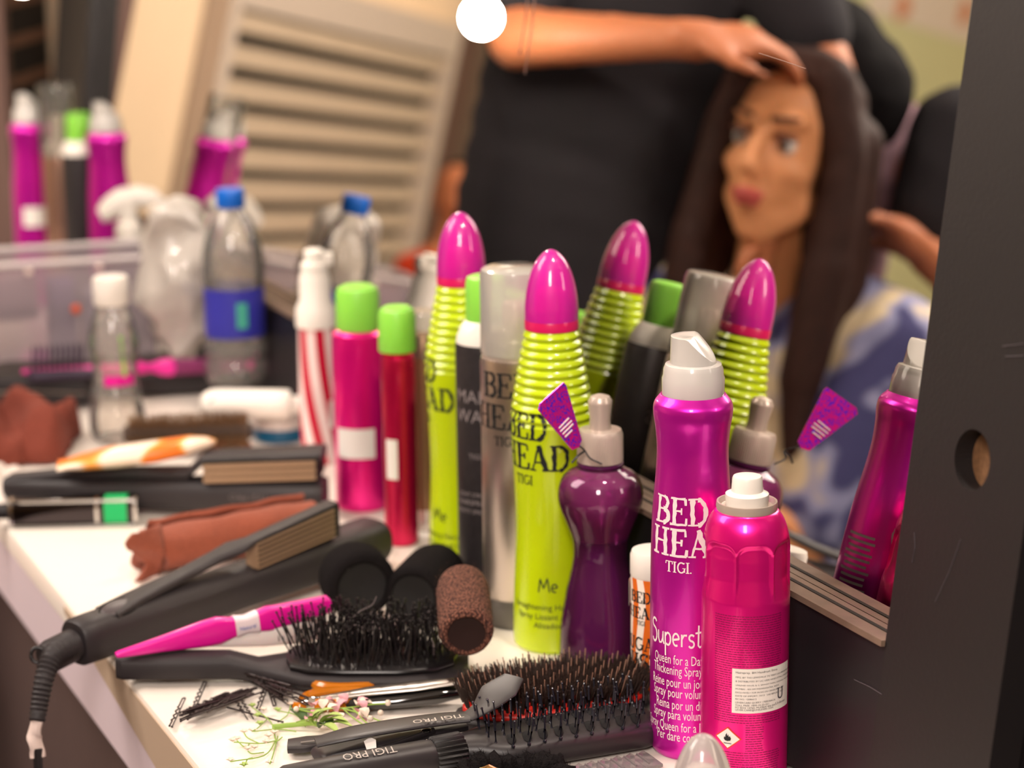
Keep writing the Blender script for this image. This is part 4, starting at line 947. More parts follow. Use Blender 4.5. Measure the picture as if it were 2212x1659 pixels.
# ---- bright pink tail comb in front and the white one under it
A, B = G(250, 1415, .027), G(712, 1304, .043)
t, L = placed('tail_comb', 'bright magenta tail comb with a white band, lying across the paddle brush handle', 'comb', A, B)
obj('handle', loft([rring(u*L, .0035+.002*min(1, u*3), h, cz=-.0, n=18, p=4) for u, h in ((0, .0012), (.015, .0022), (.2, .0055), (.40, .0098), (.47, .0105), (.55, .0070), (.60, .0055), (.66, .0080), (.70, .0095), (.72, .0095))]), magpl, t)
obj('printed_band', loft([rring(u*L, .0061, h, n=18, p=4) for u, h in ((.545, .0082), (.60, .0065), (.655, .0085))]), mat('white_band', 'ecd9de', .4), t)
tt = sans('Natural', .0042); obj('lettering', ([Vector((.560*L+x, -.0066, -.002+y)) for x, y in tt[0]], tt[1]), mat('blue_print', '3a5ab0', .5), t, sm=0)
obj('comb_head', loft([rring(u*L, .0050, h, n=18, p=4) for u, h in ((.705, .0095), (.75, .0088), (.99, .0068), (1.0, .0050))]), magpl, t)
pins([((x, y, -.004), (x, y*1.5, -.018)) for x in [.735*L+i*.0035 for i in range(12)] for y in (-.003, .003)], mat('black_nylon_pin', '1a1618', .3), t, name='teeth', tip=0, base=.0006)
A, B = G(428, 1392, .0255), G(705, 1358, .024)
t, L = placed('tail_comb', 'pale translucent comb under the magenta tail comb', 'comb', A, B)
obj('handle', loft([rring(u*L, .004, h, n=16, p=4) for u, h in ((0, .0008), (.2, .004), (.5, .0075), (.8, .0085), (1, .007))]), mat('pale_translucent_plastic', 'eadcd8', .35, sss=.3), t)

# ---- velcro rollers
vel = mat('black_velcro', '1a1718', .95, noise_amt=.5, noise_scale=500, bump=1.0, bump_scale=700, spec=.1)
velb = bpy.data.materials.new('brown_velcro'); velb.use_nodes = True
n = velb.node_tree; b = n.nodes['Principled BSDF']; b.inputs['Roughness'].default_value = .95; tc = n.nodes.new('ShaderNodeTexCoord'); ns = n.nodes.new('ShaderNodeTexVoronoi'); ns.inputs['Scale'].default_value = 620
mpn = n.nodes.new('ShaderNodeMapping'); mpn.inputs['Scale'].default_value = (1, 1, .55); n.links.new(tc.outputs['Object'], mpn.inputs[0]); n.links.new(mpn.outputs[0], ns.inputs['Vector'])
cr = n.nodes.new('ShaderNodeValToRGB'); E_ = cr.color_ramp.elements; E_[0].position = .1; E_[0].color = (*lin('9a6450'), 1); E_[1].position = .7; E_[1].color = (*lin('3c1f18'), 1)
n.links.new(ns.outputs['Distance'], cr.inputs[0]); n.links.new(cr.outputs[0], b.inputs['Base Color']); bp = n.nodes.new('ShaderNodeBump'); bp.inputs['Strength'].default_value = 1; bp.inputs['Distance'].default_value = .002; bp.invert = True; n.links.new(ns.outputs['Distance'], bp.inputs['Height']); n.links.new(bp.outputs[0], b.inputs['Normal'])
def roller(label, A, B, r, m, hm):
    t, L = placed('velcro_roller', label, 'hair roller', A, B)
    pr = [(r*.72, -.0005), (r*.80, -.001), (r*.93, .001), (r, .005), (r*1.01, L*.5), (r, L-.016), (r*.93, L-.008), (r*.76, L-.002), (r*.55, L)]
    V, Fc = lathe([(r*.66, .030), (r*.68, .002)]+pr+[(.001, L+.0008)], 56, lambda q, z, a: q*(1+.012*noise.noise(Vector((math.cos(a)*4, math.sin(a)*4, z*200)))), cap=False)
    obj('roller_sleeve', xf((V, Fc), Ry), m, t, sm=60)
    obj('core_hollow', xf(lathe([(.00001, .0035), (r*.5, .0022), (r*.685, .0003)], 40, cap=False), Ry), hm, t)
    rr = random.Random(int(r*1e5)+len(label)); fz = []
    for k in range(900):
        a = rr.uniform(0, 2*PI); x = rr.uniform(0, L); p = Vector((x, r*math.cos(a), r*math.sin(a))); d = Vector((rr.uniform(-.5, .5), math.cos(a), math.sin(a)))
        q = p+d*.0013; s_ = Vector((.00018, 0, 0)); fz.append(([p-s_, p+s_, q], [(0, 1, 2)]))
    o = obj('hook_pile', join(*fz), m, t, sm=0); o['kind'] = 'stuff'; return t
roller('fat black velcro roller, leftmost of three, behind the paddle brush bristles', G(783, 1268, .034), G(752, 1230, .036), .0285, vel, dark_gap)
roller('black velcro roller between the fat black one and the brown one', G(893, 1290, .026), G(952, 1228, .026), .0255, vel, dark_gap)
roller('brown velcro roller tipped up at the end of the paddle brush', AT(1008, 1370, 1.640), AT(998, 1255, 1.712), .0198, velb, mat('dark_brown_core', '2a1612', .9))

# ---- bobby pins
def pin_mesh():
    a = [Vector((0, 0, .0008)), Vector((.048, 0, .0008))]; w = [Vector((.002+.044*i/40, .0021+.0009*math.sin(i*.9)*(8 < i < 30), .0008)) for i in range(41)]
    loop = [Vector((.048+.0014*math.sin(PI*i/8), .00105-.00105*math.cos(PI*i/8), .0008)) for i in range(9)]
    return join(tube(a[:1]+[Vector((.024, 0, .0008))]+loop[:1]+loop[1:]+w[::-1], .00062, 5), sphere((.0, 0, .0008), .0010, 6), sphere((.002, .0021, .0008), .0010, 6))
pm_ = mat('dark_enamel_wire', '2a2020', .35, .4)
proto = obj('bobby_pin', pin_mesh(), pm_)
rp = random.Random(11); k = 0
def put_pin(P, ang, tilt, label, grp='bobby pins scattered on the table', base=None):
    global k
    o = (base or proto) if (base is None and k == 0) else (base or proto).copy()
    if o.name not in COL.objects: COL.objects.link(o)
    o.location = P; o.rotation_euler = (rp.uniform(-.5, .5), -tilt, ang); tag(o, label, 'hairpin', grp); k += 1; return o
def angpx(x0, y0, x1, y1): a, b = G(x0, y0), G(x1, y1); return math.atan2(b.y-a.y, b.x-a.x)
LB1 = 'dark bobby pin in the long heap left of the flower sprig'
LB2 = 'dark bobby pin in the tangle under the paddle brush neck'
for i in range(17):
    x0 = 388+rp.uniform(0, 62); y0 = 1552-(x0-388)*.30+rp.uniform(-9, 9); put_pin(G(x0, y0, .001+.0022*(i % 5)), angpx(x0, y0, x0+130, y0-44)+rp.uniform(-.16, .16), rp.uniform(-.02, .05), LB1, 'bobby pins in the long heap')
for x0, y0, x1, y1 in ((372, 1572, 405, 1510), (420, 1536, 448, 1478), (430, 1530, 560, 1495)): put_pin(G(x0, y0, .002), angpx(x0, y0, x1, y1), .05, LB1, 'bobby pins in the long heap')
for i in range(16):
    x0 = 524+rp.uniform(0, 60); y0 = 1452+(x0-524)*.42+rp.uniform(-14, 14); put_pin(G(x0, y0, .001+.0022*(i % 5)), angpx(x0, y0, x0+130, y0+42)+rp.uniform(-.35, .35), rp.uniform(-.02, .06), LB2, 'bobby pins in the tangle')
for x0, y0, x1, y1 in ((560, 1535, 590, 1460), (575, 1480, 600, 1560), (588, 1502, 632, 1532)): put_pin(G(x0, y0, .002), angpx(x0, y0, x1, y1), .03, LB2, 'bobby pins in the tangle')
put_pin(G(610, 1562, .002), angpx(610, 1562, 540, 1545), .02, 'single dark bobby pin lying flat between the two pin heaps and the gypsophila', None)
def wavy():
    P1 = [Vector((x, .002+.0012*math.sin(x*900)*(.012 < x < .038), .0008)) for x in [.0012*i for i in range(44)]]; P2 = [Vector((x, -.002-.0012*math.sin(x*900)*(.012 < x < .038), .0008)) for x in [.0012*i for i in range(44)]]
    lp = [Vector((-.002*math.sin(PI*i/8), .002*math.cos(PI*i/8), .0008)) for i in range(1, 8)]
    return tube(P1[::-1]+lp+P2, .00045, 5)
w = obj('wavy_hairpin', wavy(), pm_); w.location = G(508, 1502, .001); w.rotation_euler = (0, 0, angpx(508, 1502, 545, 1562)); tag(w, 'thin wavy hairpin pointing at the viewer beside the long pin heap', 'hairpin')

# ---- scissors with amber rings
A, B = G(655, 1507, .005), G(992, 1486, .004)
t, L = placed('scissors', 'hair scissors with amber translucent finger rings below the paddle brush', 'scissors', A, B)
amb = mat('amber_plastic', 'ee8a14', .10, trans=.45, ior=1.45, coat=.5)
def ring(cx, cy, rx, ry, r, z=0): return tube([(cx+rx*math.cos(a), cy+ry*math.sin(a), z) for a in [2*PI*k_/36 for k_ in range(36)]], r, 10, closed=True)
obj('finger_ring', ring(.026, -.012, .026, .012, .0050, .002), amb, t); obj('finger_ring', ring(.036, .016, .025, .013, .0050, .003), amb, t)
obj('finger_rest', tube(spline([(.004, -.018, .001), (-.003, -.022, .002), (-.008, -.020, .002)], 4), .0030, 8), amb, t)
obj('shank', join(tube(spline([(.040, -.009, .001), (.055, -.004, .002), (.070, 0, .002)], 4), .0035, 8, sy=.6), tube(spline([(.046, .012, .002), (.058, .005, .003), (.072, .001, .003)], 4), .0035, 8, sy=.6)), mat('dark_steel', '3a3638', .2, .9), t)
for y, z in ((-.002, .0015), (.002, .0035)): obj('blade', loft([[Vector((x, y-w_, z)), Vector((x, y+w_*.4, z)), Vector((x, y+w_*.4, z+.0012)), Vector((x, y-w_, z+.0016))] for x, w_ in ((.068, .005), (.09, .0045), (L*.98, .0008))]), steel, t, sm=0)
obj('screw', mv(lathe([(.0035, 0), (.0035, .0015), (.002, .002), (.001, .002)], 20), .071, 0, .005), chrome, t)
# ---- glossy black clips behind the flower
glb = mat('glossy_black_plastic', '0c0b0c', .08, coat=1)
A, B = G(648, 1524, .006), G(1015, 1505, .008)
t, L = placed('hair_clip', 'long glossy black hair clip with a bright steel tip, behind the flower sprig', 'hair clip', A, B)
obj('clip_back', loft([rring(u*L, w_, h, cz=c, n=20, p=2.2) for u, w_, h, c in ((.10, .004, .003, 0), (.25, .008, .005, 0), (.55, .010, .0055, .001), (.80, .010, .0065, .003), (.95, .006, .004, .004), (1, .002, .0015, .004))]), glb, t)
obj('clip_jaw', loft([rring(u*L, w_, .0022, cz=c, n=20, p=2.2) for u, w_, c in ((.12, .003, .004), (.4, .007, .008), (.7, .009, .0105), (1.0, .004, .0125))]), steel, t)
obj('steel_tip', sphere((.010, 0, .001), .0065, 20, (1.7, 1, .8)), chrome, t)

# ---- flower sprig
stm = mat('fresh_green_stem', '8fae4c', .6); leafm = mat('pale_green_bud', 'a9bf68', .6, noise_amt=.15); dleaf = mat('dark_green_leaf', '4a6238', .55); petal = mat('pink_petal', 'e0a0a8', .6, noise_amt=.4, noise_scale=120); petw = mat('cream_petal', 'e8d6c4', .7, noise_amt=.2, noise_scale=150)
def leafmesh(P0, P1, w_, curl=.002, n=8):
    d = P1-P0; s, u = frame_of(d); V = []
    for i in range(n+1):
        q = i/n; ww = w_*math.sin(PI*min(1, q*1.02+.03))**.8; c = P0+d*q+u*curl*math.sin(PI*q); V += [c+s*ww+u*ww*.35, c, c-s*ww+u*ww*.35]
    Fc = [];
    for i in range(n): Fc += [(3*i, 3*i+1, 3*i+4, 3*i+3), (3*i+1, 3*i+2, 3*i+5, 3*i+4)]
    m2 = ([v-u*.0004 for v in V], [tuple(reversed(f)) for f in Fc]); return join((V, Fc), m2)
FOo = G(690, 1555); fs_ = thing('flower_sprig', 'flower sprig with a thick green stem, long pale buds and small pink petals', 'flower', FOo)
g = lambda x, y, z: G(x, y, z)-FOo
obj('stem', tube(spline([g(588, 1570, .003), g(630, 1566, .004), g(672, 1562, .006), g(690, 1566, .008)], 5), .0019, 8), stm, fs_)
rf_ = random.Random(5)
for a, b, w_ in (((676, 1562), (700, 1515), .0035), ((682, 1560), (722, 1512), .0035), ((690, 1562), (742, 1528), .0038), ((692, 1564), (752, 1540), .0035), ((700, 1568), (764, 1552), .0035), ((690, 1566), (735, 1570), .0035), ((672, 1562), (686, 1530), .003)):
    obj('bud_leaf', leafmesh(g(a[0], a[1], .008), g(b[0], b[1]+18, .014+rf_.random()*.006), w_, .003), leafm, fs_)
obj('dark_leaf', leafmesh(g(690, 1572, .006), g(722, 1575, .010), .006, .004), dleaf, fs_); obj('dark_leaf', leafmesh(g(662, 1560, .006), g(625, 1532, .010), .005, .003), dleaf, fs_)
for i in range(26):
    x, y = rf_.uniform(668, 800), rf_.uniform(1518, 1562); y = max(y, 1515+abs(x-735)*.15)
    c = g(x, y, .004+rf_.random()*.010); m_ = petal if rf_.random() < .6 else petw; a = rf_.uniform(0, 2*PI)
    obj('petal', leafmesh(c, c+Vector((math.cos(a), math.sin(a), .5))*.008, .004, .002, 4), m_, fs_)
GO = G(560, 1600); gy = thing('gypsophila_sprig', 'thin stemmed gypsophila sprig spread on the white table at the front left', 'flower', GO); h = lambda x, y, z=.002: G(x, y, z)-GO
br = [((590, 1570), (596, 1600), (610, 1592)), ((596, 1600), (560, 1606), (505, 1603)), ((596, 1600), (570, 1632), (498, 1645)), ((560, 1606), (535, 1594), (527, 1583)), ((545, 1637), (535, 1640), (528, 1653)), ((570, 1625), (545, 1628), (535, 1622)), ((596, 1600), (585, 1560), (545, 1528)), ((580, 1550), (560, 1570), (545, 1580)), ((600, 1590), (590, 1630), (583, 1650)), ((640, 1580), (600, 1575), (548, 1580)), ((660, 1570), (640, 1545), (600, 1535)), ((540, 1605), (530, 1615), (512, 1600)), ((600, 1560), (620, 1545), (628, 1525))]
obj('stems', join(*[tube(spline([h(*p, .002+.002*(i % 3)) for i, p in enumerate(b_)], 5), .00045, 5) for b_ in br]), stm, gy)
heads = [(503, 1602), (498, 1645), (527, 1583), (527, 1655), (535, 1620), (545, 1527), (545, 1580), (583, 1650), (512, 1598), (561, 1565), (580, 1592), (600, 1536), (628, 1524), (556, 1548), (575, 1605), (592, 1585), (570, 1535), (550, 1617)]
for x, y in heads:
    c = h(x, y, .004); obj('floret', join(*[leafmesh(c, c+Vector((math.cos(a), math.sin(a), .6))*.0034, .0012, .0005, 3) for a in [rf_.uniform(0, .8)+j*1.25 for j in range(5)]]), leafm if rf_.random() < .5 else petw, gy)
GO2 = G(760, 1520); g2 = thing('gypsophila_sprig', 'small gypsophila sprig with cream buds lying over the black clip', 'flower', GO2); h2 = lambda x, y, z=.012: G(x, y, z)-GO2
obj('stems', join(*[tube(spline([h2(*p) for p in b_], 5), .00055, 5) for b_ in [((640, 1532), (740, 1530), (800, 1522), (840, 1520)), ((740, 1530), (790, 1545), (830, 1562)), ((760, 1528), (790, 1560), (810, 1572)), ((740, 1530), (765, 1552), (795, 1572)), ((640, 1532), (690, 1545), (640, 1560))]]), stm, g2)
for x, y in ((838, 1518), (832, 1560), (812, 1572), (795, 1572), (780, 1542), (822, 1540), (640, 1532), (800, 1552)): obj('bud', sphere(h2(x, y, .013), .0022, 10), petw, g2)

# ---- duckbill clips
clm = mat('satin_black_clip', '2c282a', .38)
def clip(label, paths, text=None):
    O = G(*paths[0][1][0][:2]); t = thing('duckbill_clip', label, 'hair clip', O)
    for nm, pts, w_, th in paths: obj(nm, flatbar([G(x, y, z)-O for x, y, z in pts], w_, th), clm, t)
    return t, O
t, O = clip('black duckbill clip with an upper arm ending in a round thumb plate, printed in silver', [
    ('upper_arm', [(682, 1604, .022), (760, 1584, .026), (850, 1568, .028), (950, 1554, .029), (1015, 1548, .030)], [.0075, .0105, .0105, .0100, .0085], .0017),
    ('thumb_plate', [(1008, 1550, .030), (1045, 1526, .035), (1078, 1492, .041), (1110, 1462, .046)], [.0070, .0095, .0145, .0085], .0012),
    ('lower_arm', [(680, 1640, .006), (710, 1622, .011), (820, 1602, .017), (920, 1580, .019), (1000, 1566, .018)], [.0110, .0135, .0110, .0090, .0080], .0030)])
obj('rivet', sphere(G(921, 1578, .0232)-O, .0028, 14, (1.4, 1, .5)), chrome, t)
obj('torn_label', extrude([(0, 0), (.004, .003), (.008, .001), (.0085, -.005), (.005, -.009), (.002, -.006)], 0, .0006), paper, t, loc=G(786, 1602, .0225)-O, rot=(.7, 0, YAW*-1))
pp = sans('TIGI PRO', .0085); Q0, Q1 = G(1002, 1547, .0324), G(868, 1564, .0308)
du = (Q1-Q0).normalized(); dv = Z_ = Vector((0, 0, 1)).cross(du); 
obj('lettering', ([Q0-O+du*(x*1.02)+dv*(y-.003)+Vector((0, 0, .0005)) for x, y in pp[0]], pp[1]), mat('silver_print', 'c8bfb8', .4, .3), t, sm=0)
t, O = clip('plain black duckbill clip mostly hidden under the printed one', [
    ('thumb_plate', [(622, 1612, .006), (660, 1608, .007), (700, 1602, .009)], [.0090, .0115, .0080], .0030),
    ('lower_arm', [(690, 1604, .006), (780, 1590, .006), (900, 1572, .006)], [.0060, .0050, .0040], .0015)])
obj('spring_wire', tube([G(650, 1604, .0105)-O, G(700, 1598, .013)-O], .0006, 6), steel, t)

# ---- fine black comb
A, B = G(700, 1664, .010), G(938, 1578, .022)
t, L = placed('fine_comb', 'fine toothed black comb leaning between the clip and the vent brush handle', 'comb', A, B)
obj('spine', loft([rring(u*L, .0016, .0024, n=12, p=3) for u in (0, .01, .99, 1)]), black_pl, t)
obj('teeth', join(*[tube([(x, 0, -.001), (x, -.0005, -.0095)], [.0005, .0003], 4) for x in [.004+.0016*i for i in range(int((L-.008)/.0016))]]), black_pl, t)['kind'] = 'stuff'
# ---- paper tag
pq = [G(936, 1618, .004), G(1010, 1616, .004), G(1014, 1572, .006), G(956, 1568, .008), G(942, 1580, .008)]; O = pq[0].copy()
t = thing('paper_tag', 'white paper tag with handwriting tucked between the clip and the vent brush', 'tag', O)
V = [p-O for p in pq]+[p-O+Vector((0, 0, .0004)) for p in pq]; obj('sheet', (V, [(4, 3, 2, 1, 0), (5, 6, 7, 8, 9)]+[(i, (i+1) % 5, 5+(i+1) % 5, 5+i) for i in range(5)]), mat('tag_paper', 'ece0da', .7, bump=.4, bump_scale=80), t, sm=0)
hw = strokes('ANcoo', .0105, HAND); hu = (pq[1]-pq[0]).normalized(); hv = (pq[4]-pq[0]).normalized()
obj('handwriting', ([hu*(x+.003)+hv*(y*1.3+.006)+Vector((0, 0, .0010)) for x, y in hw[0]], hw[1]), mat('violet_ink', '4a3a80', .6), t, sm=0)

# ---- oval cushion brush with red pad
A, B = G(985, 1560, .0075), G(1402, 1512, .0075)
t, L = placed('cushion_brush', 'oval brush with brown boar bristles on a red cushion, behind the vent brush', 'brush', A, B)
ov = [(.0, .004), (.03, .014), (.10, .023), (.25, .032), (.5, .036), (.75, .032), (.90, .023), (.97, .014), (1.0, .004)]
obj('base', loft([rring(u*L, w_, .0070, n=32, p=3) for u, w_ in ov]), black_pl, t)
obj('red_cushion', loft([rring(L*(.04+.92*u), w_*.88, .0045+.003*math.sin(PI*u), cz=.008, n=32, p=2.2) for u, w_ in ov]), mat('red_rubber_cushion', 'd8281c', .4), t)
rn = random.Random(8); tuft, nyl = [], []
for i in range(28):
    for j in range(13):
        u = .05+.90*i/27; y = -.031+.062*j/12+(i % 2)*.0024; w_ = .032*max(0, 1-abs((u-.5)/.5)**2.4)**.5
        if abs(y) > w_: continue
        x = L*u; sl = Vector(((u-.5)*.010, y*.16, 0))
        for q in range(14): tuft.append(((x+rn.uniform(-.0009, .0009), y+rn.uniform(-.0009, .0009), .012), (x+sl.x+rn.uniform(-.0024, .0024), y+sl.y+rn.uniform(-.0024, .0024), .0275+rn.uniform(-.0035, .0025))))
        if (i+2*j) % 3 == 0: nyl.append(((x, y, .014), (x+sl.x*1.2, y+sl.y*1.2, .0325)))
pins(tuft, mat('dark_boar_bristle', '2a1a12', .7, noise_amt=.7, noise_scale=200), t, name='boar_bristles', tip=0, base=.00032, seg=3)
pins(nyl, mat('tan_nylon_pin', '94705f', .4), t, name='nylon_pins', tip=0, base=.00048, seg=4)

# ---- vent brush in front
A, B = G(600, 1694, .0125), G(1402, 1560, .0110)
t, L = placed('vent_brush', 'black vent brush with a ribbed grip ring, ball tipped pins and slots, nearest the viewer', 'brush', A, B)
vb = mat('satin_black_brush', '2a2628', .42)
obj('handle', loft([rring(u*L, w_, w_*.92, cz=.001, n=28, p=2.2) for u, w_ in ((0, .008), (.02, .011), (.15, .0122), (.385, .0128), (.40, .0122))]), vb, t)
obj('grip_ring', loft([[Vector((u*L, (w_+.0007*math.cos(24*a))*math.cos(a), .001+(w_*.95+.0007*math.cos(24*a))*math.sin(a))) for a in [2*PI*q/144 for q in range(144)]] for u, w_ in ((.400, .0125), (.404, .0135), (.474, .0142), (.480, .0132))]), mat('ribbed_black_rubber', '151314', .5), t, sm=30)
hd_ = [(.480, .0132, .0120), (.51, .0165, .0125), (.55, .0235, .0120), (.60, .0265, .0115), (.95, .0270, .0112), (.985, .0240, .0105), (1.0, .0190, .0085)]
obj('head', loft([rring(u*L, w_, h_, cz=-.0002, n=32, p=3.0) for u, w_, h_ in hd_]), vb, t)
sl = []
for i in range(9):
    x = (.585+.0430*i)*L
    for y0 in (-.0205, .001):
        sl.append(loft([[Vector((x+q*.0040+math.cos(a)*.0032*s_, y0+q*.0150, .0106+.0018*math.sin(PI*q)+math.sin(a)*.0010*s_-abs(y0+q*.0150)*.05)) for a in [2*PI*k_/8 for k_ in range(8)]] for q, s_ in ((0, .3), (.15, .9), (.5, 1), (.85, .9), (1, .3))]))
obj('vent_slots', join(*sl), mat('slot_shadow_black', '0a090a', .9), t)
pinm = mat('blue_black_nylon_pin', '20202a', .22)
one = join(tube([(0, 0, 0), (.0003, 0, .010), (0, 0, .0190)], [.0009, .0007, .0006], 6), sphere((0, 0, .0192), .0010, 8), sphere((0, 0, .0005), .0014, 8))
first = None; cnt = 0
for i in range(11):
    for j in range(7):
        y = -.0225+.0075*j; x = (.540+.0430*i)*L+(.5 if j % 2 else 0)*.0045
        if x > L*.985 or (i == 0 and abs(y) > .0155): continue
        if first is None: o = first = obj('pin', one, pinm, t)
        else: o = first.copy(); COL.objects.link(o)
        o.location = (x, y, .0108-abs(y)*.10); o.rotation_euler = (-y*9+random.uniform(-.06, .06), random.uniform(-.10, .10)-(.12 if i < 2 else 0), 0); cnt += 1
pp = sans('TIGI PRO', .0088); Rz = Matrix.Translation((.300*L, -.0045, .0130))@Matrix.Rotation(.35, 4, 'X')@Matrix.Rotation(PI, 4, 'Z')
obj('lettering', ([Rz@Vector((x*1.05, y-.003, 0)) for x, y in pp[0]], pp[1]), mat('silver_print', 'c8bfb8', .4, .3), t, sm=0)

# ---- black scrunchie, gold clip, clear comb at the front edge
P_ = G(1110, 1712); pth = [(.030*math.cos(a), .022*math.sin(a), .010+.002*math.sin(3*a)) for a in [2*PI*q/60 for q in range(60)]]
V, Fc = tube(pth, [.0085+.002*math.sin(q*1.7) for q in range(60)], 14, closed=True); V = [bump3(v, .003, 160, 2) for v in V]
t = thing('scrunchie', 'fuzzy black scrunchie at the bottom before the vent brush', 'scrunchie', P_, -YAW)
obj('band', (V, Fc), vel, t, sm=60)
rr = random.Random(3); fz = []
for q in range(1200):
    v = V[rr.randrange(len(V))]; d = Vector((rr.uniform(-1, 1), rr.uniform(-1, 1), rr.uniform(-.2, 1))).normalized(); w_ = Vector((.0002, .0001, 0)); fz.append(([v-w_, v+w_, v+d*.004], [(0, 1, 2)]))
obj('fuzz', join(*fz), vel, t, sm=0)['kind'] = 'stuff'
P_ = G(1058, 1672, .022); o = obj('gold_hair_bead', join(loft([rring(x, w_, .0042, n=16, p=2.5) for x, w_ in ((-.0065, .002), (-.004, .0042), (.002, .0050), (.0065, .0028))]), tube([(-.004, 0, .004), (0, 0, .0065), (.004, 0, .004)], .0012, 6)), gold); o.location = P_; o.rotation_euler = (.3, 0, -.6)
tag(o, 'small gold bead clip resting on the black scrunchie', 'hair clip')
A, B = G(1175, 1676, .001), G(1398, 1632, .001)
t, L = placed('clear_comb', 'clear plastic strip comb with a stepped edge, lying before the vent brush head', 'comb', A, B)
pl_ = [(0, -.022), (L, -.022), (L, .0)]
for i in range(7, -1, -1): pl_ += [(L*(i+.92)/8, .0045), (L*i/8, -.0005)]
obj('strip', extrude(pl_, 0, .0022), clear('clear_comb_plastic', 'e8dfe0', .30, .08, 'efe6e8'), t, sm=0)
obj('ridges', join(*[box(L*i/8+.001, L*i/8+.0022, -.018, 0, .0022, .0034) for i in range(1, 8)]), clear('clear_comb_plastic', 'e8dfe0', .30, .08, 'efe6e8'), t, sm=0)

# ---- white bottle-bag blob behind the blue capped bottle: a bunched clear plastic bag
bg = G(420, 770, .0); bg = Vector((.655, 2.62, 0)); V, Fc = sphere((0, 0, 0), 1, 40); V = [Vector((v.x*.045, v.y*.042, v.z*.098+.132)) for v in V]; V = [bump3(v, .018, 30, 4) for v in V]; V = [Vector((v.x, v.y, max(v.z, .0325))) for v in V]
o = obj('plastic_bag', (V, Fc), clear('crinkled_bag_film', 'faf2e8', .72, .12, 'f0e8e0'), sm=60); o.location = (.683, 2.455, 0); tag(o, 'bunched translucent white plastic bag behind the blue capped bottle', 'bag')
# pale cloth on the floor past the table edge
patch('floor_cloth', 'pale lavender cloth on the dark floor at the lower left corner', 'cloth', [Vector((-.18, .9, 0)), Vector((.16, .95, 0)), Vector((.16, 1.55, 0)), Vector((-.18, 1.6, 0))], lambda u, v: .02, mat('lavender_cloth', 'c9b6cc', .9), 20, 20)
for o in [q for q in COL.objects if q.name.startswith('floor_cloth')]: o.location.z = FZ+.002

# ================================================================== PEOPLE, seen in the mirror
def VD(u, v, w_): return rvec(rt*u+upv*v-fw*w_)        # mirrored-view direction (right, up, towards the viewer) -> room direction
def blob(name, parts, material, parent=None, vox=.008, smooth_it=4, origin=None):
    """one continuous skin round a set of tapering limbs: parts = (p0, r0, p1, r1[, flatten])"""
    bm = bmesh.new(); O = Vector(origin) if origin is not None else Vector()
    for q in parts:
        p0, r0, p1, r1 = Vector(q[0])-O, q[1], Vector(q[2])-O, q[3]
        n = max(1, int((p1-p0).length/(.35*max(r0, r1)+1e-6))); n = min(n, 14)
        for i in range(n+1):
            t = i/n; c = p0.lerp(p1, t); r = r0+(r1-r0)*t
            mt = Matrix.Translation(c)@(q[4] if len(q) > 4 else Matrix())@Matrix.Scale(r, 4)
            bmesh.ops.create_icosphere(bm, subdivisions=2, radius=1.0, matrix=mt)
    o = obj(name, bm, material, parent)
    rm = o.modifiers.new('remesh', 'REMESH'); rm.mode = 'VOXEL'; rm.voxel_size = vox; rm.use_smooth_shade = True
    sm = o.modifiers.new('smooth', 'SMOOTH'); sm.iterations = smooth_it; sm.factor = .6
    return o
def flatm(a, b, c, sx, sy, sz):
    """stretch along three axes"""
    R = Matrix((a.normalized(), b.normalized(), c.normalized())).transposed().to_4x4()
    return R@Matrix.Diagonal((sx, sy, sz, 1))@R.inverted()
skin = mat('warm_skin', 'dc9868', .5, sss=.15, noise_amt=.03, noise_scale=20)
skin2 = mat('tan_skin', 'b8714c', .5, sss=.15, noise_amt=.06, noise_scale=20)
hairm = mat('dark_brown_hair', '2e1a15', .65, noise_amt=.4, noise_scale=60, bump=.3, bump_scale=90, spec=.25)
hairb = mat('black_hair', '0e0c0e', .8, noise_amt=.3, noise_scale=60, spec=.1)
tee = mat('black_cotton', '19161c', .9, noise_amt=.2, noise_scale=9, bump=.3, bump_scale=20)
Z = Vector((0, 0, 1))

